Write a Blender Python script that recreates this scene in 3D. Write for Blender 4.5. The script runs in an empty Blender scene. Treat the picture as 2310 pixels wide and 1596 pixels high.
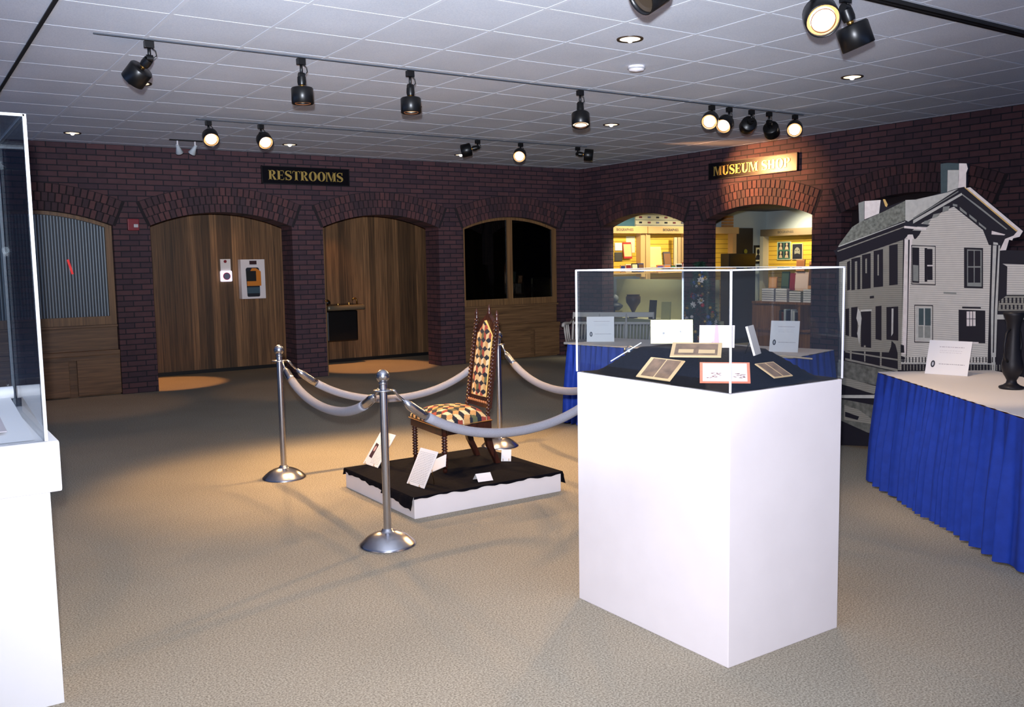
import bpy, bmesh, math, random
from mathutils import Vector, Matrix, Euler
from mathutils.geometry import tessellate_polygon
R = math.radians
PI = math.pi
SC = bpy.context.scene
COL = SC.collection

# ------------------------------------------------------------------ camera
cam_d = bpy.data.cameras.new('camera')
cam = bpy.data.objects.new('camera', cam_d)
COL.objects.link(cam)
cam_d.sensor_width = 36.0
cam_d.lens = 2068.43 / 2310 * 36.0
cam_d.clip_start = 0.05
CAMP = Vector((-9.4616, -11.9412, 1.555))
YAW, PITCH, ROLL = 0.594548, 0.100772, -0.0165876
F = Vector((math.sin(YAW) * math.cos(PITCH), math.cos(YAW) * math.cos(PITCH), -math.sin(PITCH)))
RT = Vector((math.cos(YAW), -math.sin(YAW), 0))
UP = RT.cross(F)
R2 = math.cos(ROLL) * RT + math.sin(ROLL) * UP
U2 = -math.sin(ROLL) * RT + math.cos(ROLL) * UP
M = Matrix((R2, U2, -F)).transposed().to_4x4()
M.translation = CAMP
cam.matrix_world = M
SC.camera = cam

# ------------------------------------------------------------------ view + world
SC.view_settings.view_transform = 'Standard'
SC.view_settings.look = 'None'
SC.view_settings.exposure = 0.0
SC.view_settings.gamma = 1.0
SC.view_settings.use_curve_mapping = False
SC.cycles.use_denoising = True
SC.cycles.max_bounces = 8
SC.cycles.diffuse_bounces = 3
SC.cycles.glossy_bounces = 4
SC.cycles.transparent_max_bounces = 24
SC.cycles.transmission_bounces = 6
SC.cycles.caustics_reflective = False
SC.cycles.caustics_refractive = False
SC.cycles.sample_clamp_indirect = 4.0
w = bpy.data.worlds.new('world'); SC.world = w
w.use_nodes = True
# ambient of the unseen hall behind the camera, boosted below to lift the ceiling
_n = w.node_tree.nodes; _l = w.node_tree.links.new
_tc = _n.new('ShaderNodeTexCoord'); _sp = _n.new('ShaderNodeSeparateXYZ'); _l(_tc.outputs['Generated'], _sp.inputs[0])
_r = _n.new('ShaderNodeMapRange'); _r.inputs[1].default_value = -0.35; _r.inputs[2].default_value = 0.0
_r.inputs[3].default_value = 1.6; _r.inputs[4].default_value = 0.14; _r.interpolation_type = 'SMOOTHSTEP'
_l(_sp.outputs[2], _r.inputs[0]); _l(_r.outputs[0], _n['Background'].inputs[1])
_n['Background'].inputs[0].default_value = (0.22, 0.38, 0.80, 1)


def spot(name, loc, target, watts, angle, blend=0.5, color=(1, 1, 1), radius=0.03):
    d = bpy.data.lights.new(name, 'SPOT')
    d.energy = watts; d.spot_size = R(angle); d.spot_blend = blend
    d.color = color; d.shadow_soft_size = radius
    o = bpy.data.objects.new(name, d)
    COL.objects.link(o)
    o.location = loc
    o.rotation_euler = (Vector(target) - Vector(loc)).to_track_quat('-Z', 'Y').to_euler()
    return o


WARM = (1.0, 0.52, 0.20)
WARM2 = (1.0, 0.58, 0.24)
# the camera's flash head, just above the lens, with a soft edged beam
FL = CAMP + Vector((-0.03, 0, 0.13))
spot('flash_light', FL, CAMP + 8 * F + 1.0 * UP - 0.2 * RT, 850, 104, 0.9, (0.95, 0.93, 1.0), 0.02)
# added second spot beside the flash, put in to brighten the ceiling
spot('ceiling_fill_light', FL + Vector((0, 0, 0.03)), CAMP + 6 * F + 2.1 * UP - 0.3 * RT, 2800, 62, 1.0, (0.80, 0.88, 1.0), 0.03)

# ------------------------------------------------------------------ materials
MATS = {}


def lin(c):
    return tuple(((v / 12.92) if v <= 0.04045 else ((v + 0.055) / 1.055) ** 2.4) for v in c)


def hexc(r, g, b):
    return lin((r / 255, g / 255, b / 255))


def mat(name, col, rough=0.6, metal=0.0, spec=0.5, emit=None, es=1.0, noise=0.0, nscale=30, bump=0.0, bscale=60, stretch=None):
    """principled material with procedural colour variation; col is sRGB 0-255"""
    if name in MATS: return MATS[name]
    m = bpy.data.materials.new(name); m.use_nodes = True
    nt = m.node_tree; b = nt.nodes['Principled BSDF']
    c = hexc(*col)
    b.inputs['Base Color'].default_value = (*c, 1)
    b.inputs['Roughness'].default_value = rough
    b.inputs['Metallic'].default_value = metal
    b.inputs['Specular IOR Level'].default_value = spec
    if emit:
        b.inputs['Emission Color'].default_value = (*hexc(*emit), 1)
        b.inputs['Emission Strength'].default_value = es
    if noise or bump:
        tc = nt.nodes.new('ShaderNodeTexCoord'); mp = nt.nodes.new('ShaderNodeMapping')
        nt.links.new(tc.outputs['Object'], mp.inputs[0])
        if stretch: mp.inputs['Scale'].default_value = stretch
        if noise:
            n = nt.nodes.new('ShaderNodeTexNoise'); n.inputs['Scale'].default_value = nscale
            n.inputs['Detail'].default_value = 4
            nt.links.new(mp.outputs[0], n.inputs['Vector'])
            r = nt.nodes.new('ShaderNodeValToRGB')
            r.color_ramp.elements[0].position = 0.3; r.color_ramp.elements[1].position = 0.7
            r.color_ramp.elements[0].color = (*[v * (1 - noise) for v in c], 1)
            r.color_ramp.elements[1].color = (*[min(1, v * (1 + noise)) for v in c], 1)
            nt.links.new(n.outputs['Fac'], r.inputs[0]); nt.links.new(r.outputs[0], b.inputs['Base Color'])
        if bump:
            n2 = nt.nodes.new('ShaderNodeTexNoise'); n2.inputs['Scale'].default_value = bscale
            nt.links.new(mp.outputs[0], n2.inputs['Vector'])
            bp = nt.nodes.new('ShaderNodeBump'); bp.inputs['Strength'].default_value = bump
            bp.inputs['Distance'].default_value = 0.01
            nt.links.new(n2.outputs['Fac'], bp.inputs['Height']); nt.links.new(bp.outputs[0], b.inputs['Normal'])
    MATS[name] = m
    return m


def glass(name, tint=(0.93, 0.96, 0.97), ior=1.45, rough=0.0, haze=0.0):
    if name in MATS: return MATS[name]
    m = bpy.data.materials.new(name); m.use_nodes = True
    nt = m.node_tree; nt.nodes.clear()
    out = nt.nodes.new('ShaderNodeOutputMaterial')
    tr = nt.nodes.new('ShaderNodeBsdfTransparent'); tr.inputs[0].default_value = (*tint, 1)
    gl = nt.nodes.new('ShaderNodeBsdfGlossy'); gl.inputs['Roughness'].default_value = rough
    lw = nt.nodes.new('ShaderNodeLayerWeight'); lw.inputs['Blend'].default_value = 0.5
    pw = nt.nodes.new('ShaderNodeMath'); pw.operation = 'POWER'; pw.inputs[1].default_value = 5
    nt.links.new(lw.outputs['Facing'], pw.inputs[0])
    f0 = ((ior - 1) / (ior + 1)) ** 2
    fr = nt.nodes.new('ShaderNodeMath'); fr.operation = 'MULTIPLY_ADD'; fr.inputs[1].default_value = 1 - f0; fr.inputs[2].default_value = f0
    nt.links.new(pw.outputs[0], fr.inputs[0])
    mx = nt.nodes.new('ShaderNodeMixShader')
    nt.links.new(fr.outputs[0], mx.inputs[0]); nt.links.new(tr.outputs[0], mx.inputs[1]); nt.links.new(gl.outputs[0], mx.inputs[2])
    last = mx
    if haze:
        df = nt.nodes.new('ShaderNodeBsdfDiffuse'); df.inputs[0].default_value = (0.8, 0.83, 0.86, 1)
        m2 = nt.nodes.new('ShaderNodeMixShader'); m2.inputs[0].default_value = haze
        nt.links.new(mx.outputs[0], m2.inputs[1]); nt.links.new(df.outputs[0], m2.inputs[2]); last = m2
    nt.links.new(last.outputs[0], out.inputs[0])
    MATS[name] = m
    return m


def brick_mat(name, c1, c2, mortar):
    m = bpy.data.materials.new(name); m.use_nodes = True
    nt = m.node_tree; b = nt.nodes['Principled BSDF']; L = nt.links.new
    tc = nt.nodes.new('ShaderNodeTexCoord'); sp = nt.nodes.new('ShaderNodeSeparateXYZ')
    L(tc.outputs['Object'], sp.inputs[0])
    ad = nt.nodes.new('ShaderNodeMath'); ad.operation = 'ADD'
    L(sp.outputs[0], ad.inputs[0]); L(sp.outputs[1], ad.inputs[1])
    cb = nt.nodes.new('ShaderNodeCombineXYZ'); L(ad.outputs[0], cb.inputs[0]); L(sp.outputs[2], cb.inputs[1])
    br = nt.nodes.new('ShaderNodeTexBrick'); L(cb.outputs[0], br.inputs['Vector'])
    br.inputs['Scale'].default_value = 1.0
    br.inputs['Brick Width'].default_value = 0.215; br.inputs['Row Height'].default_value = 0.0672
    br.inputs['Mortar Size'].default_value = 0.0065; br.inputs['Mortar Smooth'].default_value = 0.2
    br.inputs['Bias'].default_value = -0.1
    br.inputs['Color1'].default_value = (*hexc(*c1), 1); br.inputs['Color2'].default_value = (*hexc(*c2), 1)
    br.inputs['Mortar'].default_value = (*hexc(*mortar), 1)
    n = nt.nodes.new('ShaderNodeTexNoise'); n.inputs['Scale'].default_value = 9; n.inputs['Detail'].default_value = 5
    L(tc.outputs['Object'], n.inputs['Vector'])
    mr = nt.nodes.new('ShaderNodeMapRange'); mr.inputs[3].default_value = 0.7; mr.inputs[4].default_value = 1.3
    L(n.outputs['Fac'], mr.inputs[0])
    mu = nt.nodes.new('ShaderNodeVectorMath'); mu.operation = 'SCALE'
    L(br.outputs['Color'], mu.inputs[0]); L(mr.outputs[0], mu.inputs['Scale'])
    L(mu.outputs[0], b.inputs['Base Color'])
    b.inputs['Roughness'].default_value = 0.75
    bp = nt.nodes.new('ShaderNodeBump'); bp.invert = True; bp.inputs['Strength'].default_value = 0.8
    bp.inputs['Distance'].default_value = 0.006
    L(br.outputs['Fac'], bp.inputs['Height']); L(bp.outputs[0], b.inputs['Normal'])
    MATS[name] = m
    return m


def island_mat(name, c1, c2, rough=0.75):
    """colour varies from one separate piece of the mesh to the next"""
    m = bpy.data.materials.new(name); m.use_nodes = True
    nt = m.node_tree; b = nt.nodes['Principled BSDF']; L = nt.links.new
    g = nt.nodes.new('ShaderNodeNewGeometry'); r = nt.nodes.new('ShaderNodeValToRGB')
    r.color_ramp.elements[0].color = (*hexc(*c1), 1); r.color_ramp.elements[1].color = (*hexc(*c2), 1)
    L(g.outputs['Random Per Island'], r.inputs[0])
    tc = nt.nodes.new('ShaderNodeTexCoord'); n = nt.nodes.new('ShaderNodeTexNoise'); n.inputs['Scale'].default_value = 25
    L(tc.outputs['Object'], n.inputs['Vector'])
    mr = nt.nodes.new('ShaderNodeMapRange'); mr.inputs[3].default_value = 0.75; mr.inputs[4].default_value = 1.25
    L(n.outputs['Fac'], mr.inputs[0])
    mu = nt.nodes.new('ShaderNodeVectorMath'); mu.operation = 'SCALE'
    L(r.outputs[0], mu.inputs[0]); L(mr.outputs[0], mu.inputs['Scale']); L(mu.outputs[0], b.inputs['Base Color'])
    b.inputs['Roughness'].default_value = rough
    MATS[name] = m
    return m


def wood_mat(name, c1, c2, plank=0.0, axis='X', rough=0.45, grain=1.0):
    """vertical boards (plank > 0: board width along x) with a long grain"""
    m = bpy.data.materials.new(name); m.use_nodes = True
    nt = m.node_tree; b = nt.nodes['Principled BSDF']; L = nt.links.new
    tc = nt.nodes.new('ShaderNodeTexCoord'); sp = nt.nodes.new('ShaderNodeSeparateXYZ')
    L(tc.outputs['Object'], sp.inputs[0])
    mp = nt.nodes.new('ShaderNodeMapping'); L(tc.outputs['Object'], mp.inputs[0])
    mp.inputs['Scale'].default_value = (28 * grain, 28 * grain, 0.9 * grain) if axis == 'X' else (1.2 * grain, 28 * grain, 28 * grain)
    n = nt.nodes.new('ShaderNodeTexNoise'); n.inputs['Scale'].default_value = 1.6; n.inputs['Detail'].default_value = 6
    n.inputs['Distortion'].default_value = 0.6
    r = nt.nodes.new('ShaderNodeValToRGB')
    r.color_ramp.elements[0].position = 0.3; r.color_ramp.elements[1].position = 0.72
    r.color_ramp.elements[0].color = (*hexc(*c1), 1); r.color_ramp.elements[1].color = (*hexc(*c2), 1)
    L(n.outputs['Fac'], r.inputs[0])
    if plank:
        dv = nt.nodes.new('ShaderNodeMath'); dv.operation = 'DIVIDE'; L(sp.outputs[0], dv.inputs[0]); dv.inputs[1].default_value = plank
        fl = nt.nodes.new('ShaderNodeMath'); fl.operation = 'FLOOR'; L(dv.outputs[0], fl.inputs[0])
        wn = nt.nodes.new('ShaderNodeTexWhiteNoise'); wn.noise_dimensions = '1D'; L(fl.outputs[0], wn.inputs['W'])
        mr = nt.nodes.new('ShaderNodeMapRange'); mr.inputs[3].default_value = 0.45; mr.inputs[4].default_value = 1.45
        L(wn.outputs['Value'], mr.inputs[0])
        ofs = nt.nodes.new('ShaderNodeVectorMath'); ofs.operation = 'ADD'; L(mp.outputs[0], ofs.inputs[0]); L(wn.outputs['Color'], ofs.inputs[1])
        s2 = nt.nodes.new('ShaderNodeVectorMath'); s2.operation = 'SCALE'; s2.inputs['Scale'].default_value = 7.0
        L(wn.outputs['Color'], s2.inputs[0]); L(s2.outputs[0], ofs.inputs[1])
        L(ofs.outputs[0], n.inputs['Vector'])
        fr = nt.nodes.new('ShaderNodeMath'); fr.operation = 'FRACT'; L(dv.outputs[0], fr.inputs[0])
        gt = nt.nodes.new('ShaderNodeMath'); gt.operation = 'GREATER_THAN'; L(fr.outputs[0], gt.inputs[0]); gt.inputs[1].default_value = 0.035
        g2 = nt.nodes.new('ShaderNodeMapRange'); L(gt.outputs[0], g2.inputs[0]); g2.inputs[3].default_value = 0.35
        mm = nt.nodes.new('ShaderNodeMath'); mm.operation = 'MULTIPLY'; L(mr.outputs[0], mm.inputs[0]); L(g2.outputs[0], mm.inputs[1])
        mu = nt.nodes.new('ShaderNodeVectorMath'); mu.operation = 'SCALE'
        L(r.outputs[0], mu.inputs[0]); L(mm.outputs[0], mu.inputs['Scale']); L(mu.outputs[0], b.inputs['Base Color'])
    else:
        L(mp.outputs[0], n.inputs['Vector']); L(r.outputs[0], b.inputs['Base Color'])
    b.inputs['Roughness'].default_value = rough
    MATS[name] = m
    return m


def attr_mat(name, rough=0.8, attr='col', bump=0.0):
    m = bpy.data.materials.new(name); m.use_nodes = True
    nt = m.node_tree; b = nt.nodes['Principled BSDF']
    a = nt.nodes.new('ShaderNodeAttribute'); a.attribute_name = attr
    nt.links.new(a.outputs['Color'], b.inputs['Base Color']); b.inputs['Roughness'].default_value = rough
    if bump:
        tc = nt.nodes.new('ShaderNodeTexCoord'); n2 = nt.nodes.new('ShaderNodeTexNoise'); n2.inputs['Scale'].default_value = 300
        nt.links.new(tc.outputs['Object'], n2.inputs['Vector'])
        bp = nt.nodes.new('ShaderNodeBump'); bp.inputs['Strength'].default_value = bump; bp.inputs['Distance'].default_value = 0.004
        nt.links.new(n2.outputs['Fac'], bp.inputs['Height']); nt.links.new(bp.outputs[0], b.inputs['Normal'])
    MATS[name] = m
    return m


# ------------------------------------------------------------------ mesh builder
class MB:
    def __init__(s):
        s.v = []; s.f = []; s.m = []; s.sm = []; s.c = []

    def add(s, vs, fs, mi=0, smooth=False, col=None):
        o = len(s.v); s.v += [Vector(p) for p in vs]
        for f in fs:
            s.f.append([i + o for i in f]); s.m.append(mi); s.sm.append(smooth); s.c.append(col)
        return s

    def box(s, a, b, mi=0, bev=0.0, rot=None, piv=None):
        x0, y0, z0 = [min(p, q) for p, q in zip(a, b)]; x1, y1, z1 = [max(p, q) for p, q in zip(a, b)]
        if bev > 0:
            bm = bmesh.new()
            bmesh.ops.create_cube(bm, size=1)
            for v in bm.verts:
                v.co = Vector((x0 + (v.co.x + .5) * (x1 - x0), y0 + (v.co.y + .5) * (y1 - y0), z0 + (v.co.z + .5) * (z1 - z0)))
            bmesh.ops.bevel(bm, geom=bm.edges[:], offset=bev, segments=2, affect='EDGES', profile=0.6)
            bm.verts.index_update()
            vs = [v.co.copy() for v in bm.verts]; fs = [[v.index for v in f.verts] for f in bm.faces]
            bm.free()
        else:
            vs = [Vector(p) for p in ((x0, y0, z0), (x1, y0, z0), (x1, y1, z0), (x0, y1, z0), (x0, y0, z1), (x1, y0, z1), (x1, y1, z1), (x0, y1, z1))]
            fs = [(0, 3, 2, 1), (4, 5, 6, 7), (0, 1, 5, 4), (1, 2, 6, 5), (2, 3, 7, 6), (3, 0, 4, 7)]
        if rot is not None:
            pv = Vector(piv) if piv is not None else Vector(((x0 + x1) / 2, (y0 + y1) / 2, (z0 + z1) / 2))
            vs = [pv + rot @ (v - pv) for v in vs]
        return s.add(vs, fs, mi)

    def quad(s, a, b, c, d, mi=0): return s.add([a, b, c, d], [(0, 1, 2, 3)], mi)

    def lathe(s, prof, cen=(0, 0, 0), seg=24, mi=0, axis=(0, 0, 1), smooth=True, cap=True):
        """prof = list of (radius, height)"""
        q = Vector((0, 0, 1)).rotation_difference(Vector(axis).normalized()); cen = Vector(cen)
        vs = []; fs = []
        for r, h in prof:
            for i in range(seg):
                a = 2 * PI * i / seg
                vs.append(cen + q @ Vector((r * math.cos(a), r * math.sin(a), h)))
        for k in range(len(prof) - 1):
            for i in range(seg):
                j = (i + 1) % seg
                fs.append((k * seg + i, k * seg + j, (k + 1) * seg + j, (k + 1) * seg + i))
        s.add(vs, fs, mi, smooth)
        if cap:
            for k, fl in ((0, True), (len(prof) - 1, False)):
                if prof[k][0] > 1e-4:
                    ring = [vs[k * seg + i] for i in range(seg)]
                    s.add(ring, [list(range(seg))[::-1] if fl else list(range(seg))], mi, False)
        return s

    def cyl(s, a, b, r, seg=16, mi=0, r2=None):
        a = Vector(a); b = Vector(b); L = (b - a).length
        return s.lathe([(r, 0), (r if r2 is None else r2, L)], a, seg, mi, (b - a))

    def sphere(s, c, r, seg=20, mi=0, sc=(1, 1, 1)):
        n = seg // 2; vs = []; fs = []
        for k in range(n + 1):
            t = PI * k / n
            for i in range(seg):
                a = 2 * PI * i / seg
                vs.append(Vector(c) + Vector((sc[0] * r * math.sin(t) * math.cos(a), sc[1] * r * math.sin(t) * math.sin(a), sc[2] * r * math.cos(t))))
        for k in range(n):
            for i in range(seg):
                j = (i + 1) % seg
                fs.append((k * seg + j, k * seg + i, (k + 1) * seg + i, (k + 1) * seg + j))
        return s.add(vs, fs, mi, True)

    def tube(s, pts, r, seg=12, mi=0, closed=False):
        pts = [Vector(p) for p in pts]; n = len(pts); vs = []; fs = []
        rs = r if isinstance(r, (list, tuple)) else [r] * n
        up = Vector((0, 0, 1)); prev = None
        for k in range(n):
            if closed: t = pts[(k + 1) % n] - pts[k - 1]
            else: t = pts[min(k + 1, n - 1)] - pts[max(k - 1, 0)]
            t.normalize()
            if prev is None:
                a = t.cross(up if abs(t.z) < 0.9 else Vector((1, 0, 0))).normalized()
            else:
                a = (prev - t * prev.dot(t)).normalized()
            prev = a; b = t.cross(a)
            for i in range(seg):
                g = 2 * PI * i / seg
                vs.append(pts[k] + rs[k] * (math.cos(g) * a + math.sin(g) * b))
        K = n if closed else n - 1
        for k in range(K):
            for i in range(seg):
                j = (i + 1) % seg; k2 = (k + 1) % n
                fs.append((k * seg + i, k * seg + j, k2 * seg + j, k2 * seg + i))
        if not closed:
            fs.append(tuple(range(seg))[::-1]); fs.append(tuple((n - 1) * seg + i for i in range(seg)))
        return s.add(vs, fs, mi, True)

    def prism(s, poly, to3, depth, mi=0, side=None):
        """poly: 2-D points; to3(u,v,d) -> 3-D point; solid between d=0 and d=depth"""
        n = len(poly)
        tris = tessellate_polygon([[Vector((u, v, 0)) for u, v in poly]])
        vs = [to3(u, v, 0) for u, v in poly] + [to3(u, v, depth) for u, v in poly]
        fs = [tuple(t) for t in tris] + [tuple(i + n for i in t)[::-1] for t in tris]
        s.add(vs, fs, mi)
        s.add(vs, [(i, (i + 1) % n, (i + 1) % n + n, i + n) for i in range(n)], mi if side is None else side)
        return s

    def poly(s, poly, to3, d=0, mi=0):
        tris = tessellate_polygon([[Vector((u, v, 0)) for u, v in poly]])
        return s.add([to3(u, v, d) for u, v in poly], [tuple(t) for t in tris], mi)

    def move(s, d, rz=0.0):
        m = Matrix.Rotation(rz, 3, 'Z'); d = Vector(d)
        s.v = [m @ v + d for v in s.v]; return s

    def build(s, name, mats, parent=None, off=None, recalc=True):
        me = bpy.data.meshes.new(name)
        o3 = Vector(off) if off is not None else Vector((0, 0, 0))
        me.from_pydata([tuple(v - o3) for v in s.v], [], s.f)
        mats = mats if isinstance(mats, (list, tuple)) else [mats]
        for m in mats: me.materials.append(m)
        for i, p in enumerate(me.polygons):
            p.material_index = s.m[i]; p.use_smooth = s.sm[i]
        if any(c is not None for c in s.c):
            at = me.color_attributes.new('col', 'FLOAT_COLOR', 'CORNER')
            for i, p in enumerate(me.polygons):
                c = s.c[i] or (0.5, 0.5, 0.5)
                for li in p.loop_indices: at.data[li].color = (*c, 1)
        if recalc:
            bm = bmesh.new(); bm.from_mesh(me)
            bmesh.ops.recalc_face_normals(bm, faces=bm.faces[:])
            bm.to_mesh(me); bm.free()
        me.update()
        o = bpy.data.objects.new(name, me); COL.objects.link(o)
        if parent: o.parent = parent
        return o


def tag(o, label, cat, group=None):
    o['label'] = label; o['category'] = cat
    if group: o['group'] = group
    return o


def thing(name, label, cat, loc=(0, 0, 0), rz=0.0, group=None):
    o = bpy.data.objects.new(name, None); COL.objects.link(o)
    o.empty_display_size = 0.1
    o.location = loc; o.rotation_euler = (0, 0, rz)
    return tag(o, label, cat, group)


def struct(o):
    o['kind'] = 'structure'; return o


def text_mb(body, size, to3, mi=0, depth=0.002, bold=0.0, align='CENTER', squeeze=1.0):
    """lettering as mesh; to3(u, v, d)"""
    c = bpy.data.curves.new('t', 'FONT'); c.body = body; c.size = size; c.align_x = align; c.align_y = 'CENTER'
    c.offset = bold
    o = bpy.data.objects.new('t', c); COL.objects.link(o)
    dg = bpy.context.evaluated_depsgraph_get()
    me = bpy.data.meshes.new_from_object(o.evaluated_get(dg))
    mb = MB(); vs = [v.co.copy() for v in me.vertices]
    mb.add([to3(v.x * squeeze, v.y, depth) for v in vs], [tuple(p.vertices) for p in me.polygons], mi)
    bpy.data.objects.remove(o); bpy.data.curves.remove(c); bpy.data.meshes.remove(me)
    return mb
# ------------------------------------------------------------------ materials used
BR = brick_mat('brick', (88, 56, 60), (61, 42, 52), (24, 21, 33))
BRI = island_mat('arch_brick', (56, 39, 47), (95, 58, 59))
MORT = mat('mortar_dark', (36, 29, 34), 0.9)
def speckle(name, c1, c2, scale, lo, hi, rough=0.95, bump=0.3):
    m = bpy.data.materials.new(name); m.use_nodes = True
    nt = m.node_tree; b = nt.nodes['Principled BSDF']; L = nt.links.new
    tc = nt.nodes.new('ShaderNodeTexCoord'); n = nt.nodes.new('ShaderNodeTexNoise'); n.inputs['Scale'].default_value = scale
    n.inputs['Detail'].default_value = 3; n.inputs['Roughness'].default_value = 0.7
    L(tc.outputs['Object'], n.inputs['Vector'])
    r = nt.nodes.new('ShaderNodeValToRGB'); r.color_ramp.elements[0].position = lo; r.color_ramp.elements[1].position = hi
    r.color_ramp.elements[0].color = (*hexc(*c1), 1); r.color_ramp.elements[1].color = (*hexc(*c2), 1)
    L(n.outputs['Fac'], r.inputs[0])
    n3 = nt.nodes.new('ShaderNodeTexNoise'); n3.inputs['Scale'].default_value = 1.3; L(tc.outputs['Object'], n3.inputs['Vector'])
    mr = nt.nodes.new('ShaderNodeMapRange'); mr.inputs[3].default_value = 0.85; mr.inputs[4].default_value = 1.15; L(n3.outputs['Fac'], mr.inputs[0])
    mu = nt.nodes.new('ShaderNodeVectorMath'); mu.operation = 'SCALE'; L(r.outputs[0], mu.inputs[0]); L(mr.outputs[0], mu.inputs['Scale'])
    L(mu.outputs[0], b.inputs['Base Color']); b.inputs['Roughness'].default_value = rough
    b.inputs['Specular IOR Level'].default_value = 0.2
    bp = nt.nodes.new('ShaderNodeBump'); bp.inputs['Strength'].default_value = bump; bp.inputs['Distance'].default_value = 0.005
    L(n.outputs['Fac'], bp.inputs['Height']); L(bp.outputs[0], b.inputs['Normal'])
    MATS[name] = m; return m
CARPET = speckle('carpet', (126, 119, 104), (184, 175, 156), 130, 0.38, 0.62)
TILE = speckle('ceiling_tile', (212, 218, 230), (228, 233, 242), 120, 0.35, 0.6, 0.9, 0.1)
TEE = mat('ceiling_tee', (232, 237, 246), 0.6)
TEED = mat('dark_tee', (22, 24, 28), 0.6)
PLANK = wood_mat('plank_wall', (84, 60, 40), (142, 104, 68), 0.105, rough=0.5)
WOOD = wood_mat('bench_wood', (92, 66, 44), (140, 104, 70), 0, 'Y')
WOODV = wood_mat('window_frame_wood', (100, 72, 46), (150, 112, 72), 0, 'X')
OAK = wood_mat('bookcase_oak', (112, 72, 40), (160, 108, 62), 0, 'X')
BLACK = mat('black_paint', (16, 16, 18), 0.45)
BLKMET = mat('black_metal', (14, 14, 16), 0.35, 0.2)
CLOTHB = mat('black_cloth', (13, 12, 20), 0.95, spec=0.1, noise=0.3, nscale=60, bump=0.3, bscale=90)
WHITE = mat('white_paint', (236, 230, 232), 0.6, noise=0.02, nscale=6)
WHITE2 = mat('white_laminate', (244, 245, 248), 0.5)
CHROME = mat('brushed_steel', (188, 188, 194), 0.24, 1.0)
BRASS = mat('brass_knob', (196, 150, 80), 0.3, 1.0)
ROPE = mat('velour_rope', (150, 150, 160), 0.95, spec=0.1, bump=0.5, bscale=400, noise=0.12, nscale=250)
PAPER = mat('white_card', (236, 232, 232), 0.8)
INK = mat('gray_ink', (150, 146, 150), 0.8)
INKD = mat('dark_ink', (34, 32, 38), 0.8)
GOLD = mat('gold_leaf', (222, 188, 104), 0.35, 0.6)
BLUE = mat('blue_skirt_fabric', (28, 60, 160), 0.7, spec=0.3, noise=0.12, nscale=18)
CREAM = mat('cream_tablecloth', (242, 230, 218), 0.85)
WBENCH = mat('white_bench_paint', (206, 198, 190), 0.55)
YEL = mat('yellow_slatwall', (236, 190, 66), 0.6)
GROOVE = mat('slat_groove', (150, 108, 34), 0.7)
TANH = mat('header_wood', (212, 172, 112), 0.6)
SHOPW = mat('shop_white_wall', (176, 186, 186), 0.85)
MAHOG = wood_mat('mahogany', (36, 17, 14), (74, 36, 24), 0, 'X', 0.3)
AMBER = mat('amber_trim', (196, 146, 88), 0.8)
GL = glass('clear_acrylic', (0.96, 0.975, 0.98), 1.45, haze=0.004)
GLW = glass('window_glass', (0.82, 0.86, 0.88), 1.5)
EDGE = mat('acrylic_edge_glint', (236, 236, 246), 0.25, noise=0.03)  # near-white painted in for edges catching the flash
EDGEG = mat('green_glass_edge', (20, 120, 96), 0.2)
def glow(name, col, es): return mat(name, (255, 255, 255), 0.5, emit=col, es=es)
BULB = glow('lamp_glow', (255, 236, 214), 7.0)
BULBW = glow('lamp_glow_warm', (255, 214, 150), 0.9)
DLG = glow('downlight_glow', (255, 226, 190), 1.1)

H = 3.022
TH = 0.40
SPR, CRN, HW = 2.06, 2.238, 0.91
RISE = CRN - SPR
RAD = (HW * HW + RISE * RISE) / (2 * RISE)
ZC = CRN - RAD

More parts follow.
